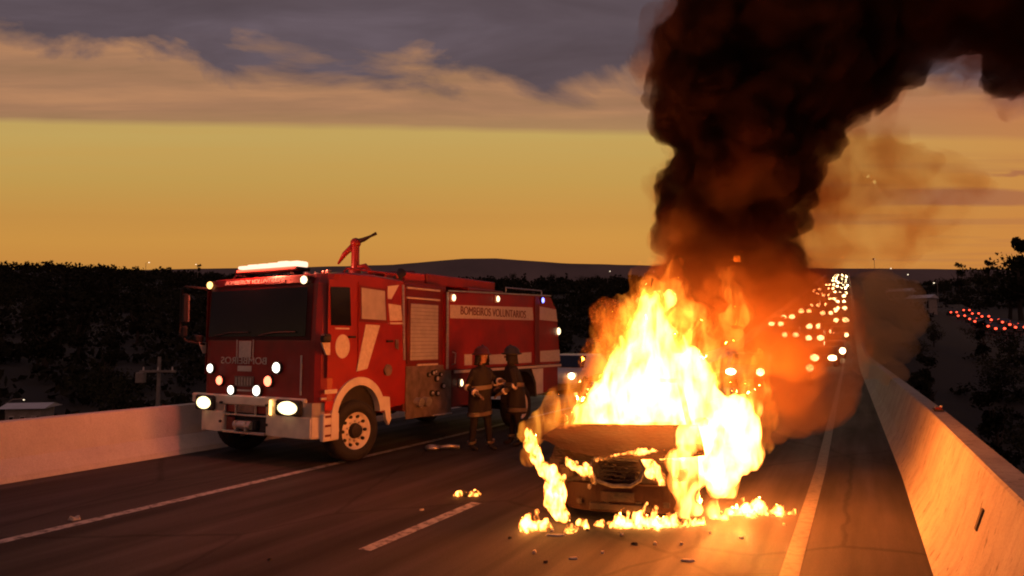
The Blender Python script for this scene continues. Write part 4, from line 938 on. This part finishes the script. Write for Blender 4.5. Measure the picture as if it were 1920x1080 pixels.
PLUME = [(-1.66, 9.79, 3.08, 0.676), (-1.94, 9.62, 3.44, 0.512), (-1.3, 9.94, 3.37, 0.64), (-1.86, 9.63, 3.86, 0.626), (-1.45, 9.83, 3.86, 0.676), (-1.33, 9.84, 4.36, 0.796), (-1.85, 9.61, 4.15, 0.441), (-1.63, 9.64, 5.07, 0.889), (-2.05, 9.44, 5.07, 0.498), (-2.16, 9.34, 5.57, 0.32), (-0.99, 9.95, 5.07, 0.747), (-1.8, 9.5, 5.71, 0.676), (-1.22, 9.77, 5.85, 0.924), (-1.98, 9.39, 6.06, 0.356), (-0.58, 10.07, 5.99, 0.853), (0.07, 10.36, 6.21, 0.747), (-0.11, 10.33, 5.57, 0.462), (-0.82, 10.08, 4.5, 0.427), (0.79, 10.68, 6.49, 0.676), (1.37, 10.96, 6.56, 0.64), (1.89, 11.25, 6.06, 0.533), (2.01, 11.34, 5.6, 0.427), (1.75, 11.13, 6.7, 0.782), (-1.18, 9.7, 6.99, 1.067), (-0.22, 10.14, 7.2, 1.067), (0.75, 10.6, 7.34, 1.067), (2.03, 11.22, 7.27, 1.067), (2.97, 11.72, 6.7, 1.067), (-0.51, 9.93, 8.12, 1.209), (1.1, 10.68, 8.33, 1.28), (2.7, 11.47, 8.12, 1.351), (4.08, 12.2, 7.34, 1.351)]
WISP = [(-0.78, 11.06, 3.64, 0.539), (-0.62, 11.08, 4.25, 0.501), (-0.87, 11.06, 3.1, 0.693), (-0.36, 11.24, 3.87, 0.462), (-0.19, 11.26, 4.64, 0.616), (0.24, 11.43, 5.02, 0.578), (0.14, 11.45, 4.25, 0.655), (0.69, 11.74, 3.95, 0.693), (-0.09, 11.4, 3.49, 0.616), (-0.03, 11.28, 5.33, 0.578), (0.25, 11.58, 3.26, 0.539), (0.64, 11.66, 4.56, 0.616), (-0.31, 11.32, 3.18, 0.539)]
GLOW = [(-1.97, 9.69, 2.52, 0.782), (-1.26, 10.02, 2.59, 0.853), (-1.5, 9.87, 3.01, 0.782), (-0.89, 10.23, 2.23, 0.782), (-2.29, 9.52, 2.66, 0.427), (-2.82, 9.31, 2.09, 0.427), (-3.09, 9.22, 1.67, 0.356), (-1.04, 10.21, 1.52, 0.711), (-1.35, 10.03, 1.95, 0.711)]
DRIFT = [(-0.87, 11.69, 2.11, 1.009), (-0.64, 11.87, 1.27, 0.727), (-0.37, 11.96, 1.87, 0.646), (-0.97, 11.73, 1.06, 0.565), (-0.32, 12.04, 1.1, 0.339), (-1.21, 10.97, 0.81, 0.343), (-0.59, 12.25, 2.45, 0.711), (-0.19, 13.23, 2.3, 0.444), (-1.13, 11.07, 1.49, 0.616)]
PLUME2 = [(-0.22, 10.52, 5.28, 0.508), (0.18, 10.69, 5.64, 0.544), (0.59, 10.85, 6.0, 0.617), (-0.62, 10.36, 4.92, 0.617), (-0.78, 10.34, 4.27, 0.472), (-0.92, 10.3, 3.83, 0.508), (-1.03, 10.2, 4.41, 0.581), (1.12, 11.09, 6.15, 0.508), (0.04, 10.66, 5.14, 0.327), (-0.34, 10.42, 5.79, 0.653), (0.4, 10.73, 6.37, 0.69)]
DRIFT2 = [(0.48, 24.6, 3.25, 0.896), (1.2, 24.99, 2.6, 0.782), (1.36, 25.02, 3.25, 0.652), (0.42, 23.56, 1.95, 0.747), (0.98, 23.84, 1.79, 0.622), (0.17, 24.5, 2.6, 0.815), (0.78, 22.69, 1.14, 0.385), (0.75, 25.8, 3.65, 0.681), (0.18, 22.38, 1.36, 0.444)]
CORE = [(-3.16, 8.79, 0.98, 0.245), (-2.79, 8.96, 1.1, 0.423), (-2.36, 9.16, 1.3, 0.579), (-1.99, 9.35, 1.1, 0.423), (-2.44, 9.09, 1.64, 0.45), (-2.27, 9.14, 1.92, 0.327), (-2.38, 9.07, 2.19, 0.245), (-2.33, 9.08, 2.39, 0.177), (-2.12, 9.17, 2.48, 0.136), (-2.66, 9.0, 1.41, 0.354), (-1.75, 9.46, 1.1, 0.307), (-1.47, 9.6, 1.07, 0.204), (-2.98, 8.87, 1.1, 0.286), (-2.04, 9.28, 1.61, 0.307), (-1.86, 9.38, 1.41, 0.245)]
SIDE = [(-1.4, 8.88, 0.82, 0.365), (-1.55, 8.83, 0.54, 0.315), (-1.29, 8.94, 0.63, 0.252), (-1.87, 8.69, 0.35, 0.214), (-1.91, 8.7, 0.03, 0.176), (-1.59, 8.84, 0.16, 0.139), (-1.64, 8.83, -0.06, 0.107), (-1.77, 8.71, 0.63, 0.264), (-1.22, 8.95, 0.95, 0.189), (-1.27, 8.91, 1.13, 0.189)]
PIL = [(-3.01, 7.3, 0.46, 0.103), (-3.0, 7.32, 0.29, 0.121), (-2.95, 7.3, 0.13, 0.108), (-3.02, 7.28, 0.56, 0.057), (-3.3, 7.29, 0.93, 0.053), (-3.27, 7.31, 0.79, 0.076), (-3.21, 7.3, 0.67, 0.081), (-3.13, 7.29, 0.57, 0.069), (-3.24, 7.32, 0.87, 0.047), (-3.05, 7.24, 0.22, 0.08), (-2.88, 7.28, 0.1, 0.079)]
OUTER = [(-2.76, 8.68, 2.02, 0.28), (-2.54, 8.76, 2.25, 0.307), (-2.33, 8.85, 2.48, 0.267), (-2.05, 8.97, 2.56, 0.213), (-2.9, 8.65, 1.62, 0.28), (-3.11, 8.56, 1.35, 0.28), (-3.3, 8.5, 1.05, 0.28), (-3.55, 8.39, 0.92, 0.213), (-3.68, 8.35, 0.72, 0.147), (-3.74, 8.33, 0.49, 0.107), (-2.01, 9.03, 2.18, 0.387), (-1.81, 9.16, 1.78, 0.387), (-1.61, 9.27, 1.55, 0.333), (-1.43, 9.32, 1.95, 0.2), (-1.34, 9.34, 2.28, 0.167), (-1.42, 9.28, 2.55, 0.173), (-1.45, 9.25, 2.78, 0.107), (-1.3, 9.41, 1.62, 0.2), (-1.25, 9.46, 1.29, 0.253), (-1.14, 9.54, 1.02, 0.187), (-1.06, 9.59, 0.89, 0.12), (-0.98, 9.62, 0.95, 0.06), (-1.15, 9.56, 0.69, 0.187)]
ENG = [(-2.24, 7.81, 0.72, 0.059), (-2.18, 7.84, 0.72, 0.059), (-2.11, 7.87, 0.71, 0.059), (-2.05, 7.9, 0.71, 0.059), (-1.99, 7.93, 0.7, 0.059), (-1.93, 7.97, 0.7, 0.059), (-1.86, 8.0, 0.69, 0.059), (-1.8, 8.03, 0.68, 0.059), (-2.12, 7.82, 0.63, 0.081), (-2.09, 7.84, 0.57, 0.081), (-2.05, 7.87, 0.52, 0.081), (-2.01, 7.89, 0.47, 0.081), (-1.97, 7.91, 0.41, 0.081), (-2.63, 7.63, 0.65, 0.032), (-2.58, 7.65, 0.66, 0.032), (-2.54, 7.67, 0.67, 0.032), (-2.5, 7.69, 0.68, 0.032), (-2.45, 7.71, 0.69, 0.032), (-2.41, 7.73, 0.7, 0.032), (-2.37, 7.75, 0.71, 0.032), (-2.32, 7.77, 0.73, 0.032), (-2.28, 7.79, 0.74, 0.032), (-2.88, 7.46, 0.62, 0.058), (-2.84, 7.48, 0.59, 0.058), (-2.79, 7.51, 0.55, 0.058), (-2.75, 7.53, 0.52, 0.058), (-1.81, 8.08, 0.69, 0.035), (-1.78, 8.09, 0.7, 0.035), (-1.74, 8.11, 0.71, 0.035), (-1.7, 8.13, 0.72, 0.035), (-1.66, 8.15, 0.73, 0.035), (-1.62, 8.16, 0.74, 0.035), (-2.7, 7.49, 0.61, 0.035), (-2.68, 7.5, 0.57, 0.035), (-2.67, 7.51, 0.53, 0.035), (-2.66, 7.52, 0.49, 0.035), (-2.64, 7.53, 0.45, 0.035), (-2.06, 7.86, 0.53, 0.105)]
SIDE2 = [(-1.58, 8.48, 0.57, 0.243), (-1.68, 8.13, 0.83, 0.2), (-1.76, 7.82, 0.65, 0.137), (-1.48, 8.54, 0.34, 0.194), (-1.63, 7.96, 0.46, 0.161), (-1.75, 7.85, 0.39, 0.148), (-1.72, 7.83, 0.23, 0.136), (-1.77, 7.81, 0.13, 0.091), (-1.61, 7.94, 0.16, 0.103), (-1.48, 8.23, 0.09, 0.099), (-1.69, 7.85, 0.11, 0.079), (-1.39, 8.8, 0.46, 0.174), (-1.65, 7.94, 0.63, 0.149)]
GR = [(-2.39, 7.45, 0.14, 0.062), (-2.28, 7.51, 0.16, 0.084), (-2.18, 7.56, 0.11, 0.073), (-2.08, 7.58, 0.09, 0.09), (-1.97, 7.63, 0.12, 0.073), (-1.89, 7.69, 0.18, 0.084), (-2.67, 7.27, 0.12, 0.056), (-2.49, 7.36, 0.1, 0.039), (-1.83, 7.73, 0.1, 0.056), (-1.71, 7.79, 0.07, 0.068), (-1.57, 7.91, 0.07, 0.051), (-1.42, 8.21, 0.04, 0.047)]
GL = [(-3.19, 6.9, 0.18, 0.072), (-3.09, 6.95, 0.16, 0.077), (-2.99, 7.0, 0.13, 0.072), (-3.11, 6.93, 0.24, 0.05), (-2.77, 7.05, 0.14, 0.066)]
GRR = [(-1.31, 8.53, 0.1, 0.066), (-1.22, 8.58, 0.07, 0.078), (-1.12, 8.63, 0.05, 0.084), (-1.01, 8.68, 0.08, 0.09), (-0.9, 8.74, 0.04, 0.072), (-0.81, 8.78, 0.02, 0.054), (-0.98, 8.69, 0.18, 0.054), (-1.28, 8.55, 0.13, 0.054), (-1.14, 8.61, 0.13, 0.066)]
GD = [(-4.59, 8.07, 0.06, 0.047), (-4.5, 8.12, 0.07, 0.054), (-4.41, 8.16, 0.07, 0.047)]
def tongue(x, y, z, h, r, lean=.15, seed=0):
    q = random.Random(seed); ph = q.uniform(0, 6); out = []; n = int(min(40, max(9, h/(r*.5))))
    for k in range(n):
        u = k/(n-1); w = .5*r*math.sin(ph+u*4.5)*u
        out.append((round(x+lean*h*u*u+w, 3), y+.3*w, z+h*u, r*(1-u)**.8))
    return [b for b in out if b[3] > max(.014, .3*r)]
def lick(blobs, fr, fh, seed, n=1, lean=.2):
    q = random.Random(seed); out = list(blobs)
    for x, y, z, r in blobs:
        for _ in range(n):
            a = q.uniform(-1, 1); out += tongue(x+a*r*.75, y-.3*r*q.random(), z+r*.3, r*fh*q.uniform(.6, 1.3), r*fr*q.uniform(.7, 1.2), lean, q.random())
    return out
HOT = ((1, .20, .018), (1, .35, .065)); WARM = ((1, .15, .006), (1, .34, .035))
fm_core = flame_mat('flame_core', 48, *HOT, .40, .62, 4.2, .02)
fm_side = flame_mat('flame_side', 55, *HOT, .38, .60, 5.0, .02)
fm_outer = flame_mat('flame_and_lit_smoke', 7.0, *WARM, .45, .68, 4.6, .06)  # outer flames plus fire-lit smoke lobes, whose light is painted as emission
fm_small = flame_mat('flame_small', 150, *HOT, .42, .60, 15, .01, (1, 1, .5))
fire = thing('car_fire', 'towering white and orange fire bursting from the burning car', 'fire', (0, 0, 0), 0)
SIDE = SIDE[:3]+SIDE2+SIDE[7:]
vol('flame', blob_mesh('flame', lick(CORE, .42, 1.25, 1, 2), .035, .09, 3.2, .4, seed=2), fm_core, fire, .22)
fm_lick = flame_mat('flame_lick', 26, *WARM, .42, .62, 5.5, .02)
vol('flame', blob_mesh('flame', lick(CORE+SIDE[:2], .20, 2.0, 9, 4, .35)[len(CORE)+8:], .022, .022, 6, .4, seed=12, jit=.1), fm_lick, fire, .22)
vol('flame', blob_mesh('flame', lick(SIDE, .5, 1.7, 2, 2, .45), .03, .07, 4.2, .4, seed=3, flo=.01), fm_side, fire, .22)
vol('flame', blob_mesh('flame', lick(PIL, .6, 1.8, 3, 2, .05), .018, .035, 7, .4, seed=4, jit=.1, flo=.01), fm_small, fire, .22)
vol('flame', blob_mesh('flame', lick(OUTER, .5, 1.7, 4, 2, .25), .035, .12, 3.4, .45, seed=5), fm_outer, fire, .22)
vol('flame', blob_mesh('flame', lick(ENG, .55, 1.2, 5, 1, .1), .012, .022, 13, .6, seed=6, jit=.1), fm_small, fire, .22)
def ground_fire(label, blobs, sc=.018, hi=1.9):
    cx = sum(b[0] for b in blobs)/len(blobs); cyy = sum(b[1] for b in blobs)/len(blobs)
    t = thing('ground_fire', label, 'fire', (cx, cyy, 0), 0, 'fires burning on the asphalt')
    q = random.Random(len(blobs)+3); bl = []
    for x, y, z, r in blobs:
        for _ in range(3): bl.append((x-cx+q.uniform(-1, 1)*r, y-cyy+q.uniform(-1, 1)*r, r*.25, r*q.uniform(.8, 1.25)))
    me = blob_mesh('flame', lick(bl, .5, hi, 11, 1, .5), sc*.8, .05, 10, .6, flo=.008, seed=len(blobs)); vol('flame', me, fm_small, t, .25); return t
ground_fire('low fire on the asphalt under the front bumper of the burning car', GR)
ground_fire('low fire on the asphalt at the left front wheel of the burning car', GL)
ground_fire('separate puddle of fire on the asphalt right of the burning car', GRR)
bd = ground_fire('small strip of burning debris on the asphalt between the fire engine and the car', GD, .015, .5)
def fire_light(x, y, z, e, r, col=(1, .175, .02)):
    l = bpy.data.lights.new('fire_light', 'POINT'); l.energy = e; l.color = col; l.shadow_soft_size = r; l.specular_factor = 0
    o = bpy.data.objects.new('fire_light', l); C.objects.link(o); o.location = (x, y, z)
fire_light(-2.3, 9.0, 1.75, 500, .4)
fire_light(-1.3, 8.7, .75, 310, .3)
fire_light(-1.05, 9.2, 1.3, 150, .25)
fire_light(-3.4, 8.95, .9, 210, .25)
# smoke
sm = smoke_mat('black_smoke', (.06, .038, .026), 9.0, .32, .60, 1.8, .20, (2.3, 3.9, .06, 1.0), ab=(.05, .02, .01))
vol('smoke_plume', blob_mesh('smoke_plume', PLUME+PLUME2+GLOW[:4], .065, .25, 1.7, 1, True, .9, 7), sm, None, .35)
tag(bpy.data.objects['smoke_plume'], 'thick black smoke column rising from the burning car and bending right at the top', 'smoke')
sg = smoke_mat('lit_smoke', (.30, .21, .10), 1.25, .34, .62, 1.9, .12)  # paler, warmer colour than the black column puts the fire's glow into it
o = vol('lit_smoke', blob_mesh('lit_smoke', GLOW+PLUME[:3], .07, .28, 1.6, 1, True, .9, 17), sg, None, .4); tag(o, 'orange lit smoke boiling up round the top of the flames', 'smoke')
sw = smoke_mat('thin_smoke', (.20, .10, .04), 2.0, .42, .68, 1.3, .05, ab=(.72, .26, .08))
o = vol('smoke_wisp', blob_mesh('smoke_wisp', WISP, .09, .45, .9, 1, False, .9, 8), sw, None, .5); tag(o, 'thin brown smoke veil trailing off the right side of the black column', 'smoke')
sh_ = smoke_mat('smoke_fringe', (.07, .045, .028), 2.6, .44, .70, 1.7, .0, det=5, ab=(.45, .15, .06))
o = vol('smoke_fringe', blob_mesh('smoke_fringe', [(x+.06, y, z, r*1.16+.10) for x, y, z, r in PLUME+PLUME2], .10, .32, 1.4, 1, False, .9, 21), sh_, None, .5); tag(o, 'torn translucent fringe round the edges of the black smoke column', 'smoke')
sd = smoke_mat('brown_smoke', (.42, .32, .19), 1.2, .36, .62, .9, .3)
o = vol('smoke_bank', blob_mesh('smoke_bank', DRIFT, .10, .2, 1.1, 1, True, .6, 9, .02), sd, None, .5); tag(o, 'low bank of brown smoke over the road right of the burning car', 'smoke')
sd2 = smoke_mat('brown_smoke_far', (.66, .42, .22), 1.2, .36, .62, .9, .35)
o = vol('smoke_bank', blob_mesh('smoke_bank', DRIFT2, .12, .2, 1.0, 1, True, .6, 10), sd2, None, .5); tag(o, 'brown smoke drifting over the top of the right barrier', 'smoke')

# ------------------------------------------------------------------ debris on the asphalt
def scrap(x, y, l, w, h, m, label, ang=None, seed=0):
    r = random.Random(seed); bm = B(); n = 9
    pts = [(math.cos(2*PI*k/n)*l/2*r.uniform(.6, 1.1), math.sin(2*PI*k/n)*w/2*r.uniform(.6, 1.1), 0) for k in range(n)]
    poly(bm, pts, (0, 0, h))
    for v in bm.verts:
        if v.co.z > 0: v.co.z += r.uniform(-.3, .6)*h; v.co.x *= .8; v.co.y *= .8
    o = obj('debris_piece', bm, m); o.location = (x, y, .001); o.rotation_euler = (0, 0, r.uniform(0, 3) if ang is None else ang)
    return tag(o, label, 'debris', 'debris scattered on the road')
a = R(25)
scrap(-4.5, 8.12, .34, .12, .05, M['debris_dark'], 'charred strip under the small flames left of the burning car', a, 1)
scrap(-2.82, 6.87, .22, .07, .012, M['debris'], 'long pale scrap in front of the left headlight of the burning car', a, 2)
scrap(-2.37, 6.22, .10, .05, .012, M['debris'], 'pale scrap on the asphalt well in front of the car, below the bumper middle', a, 3)
scrap(-1.43, 6.6, .15, .06, .012, M['debris'], 'pale flat scrap on the asphalt in front of the right wheel', a, 4)
scrap(-7.8, 5.18, .14, .08, .03, M['debris'], 'small pale scrap lying beside the left edge line', a, 5)
for i, (x, y) in enumerate([(-2.56, 6.01), (-2.19, 6.49), (-2.77, 6.24), (-3.18, 6.57), (-2.22, 7.18), (-4.62, 7.2), (-4.81, 5.01), (-1.83, 7.01), (-1.11, 7.56), (-2.59, 7.19), (-.78, 8.3), (-1.43, 7.63), (-2.0, 6.9), (-1.6, 7.1), (-2.9, 7.0)]):
    scrap(x, y, random.uniform(.04, .09), random.uniform(.03, .05), .015, M['debris_dark'] if i % 3 == 0 else M['debris'], 'small dark burnt crumb on the asphalt around the burning car' if i % 3 == 0 else 'small pale crumb of debris on the asphalt in front of the burning car', None, 20+i)
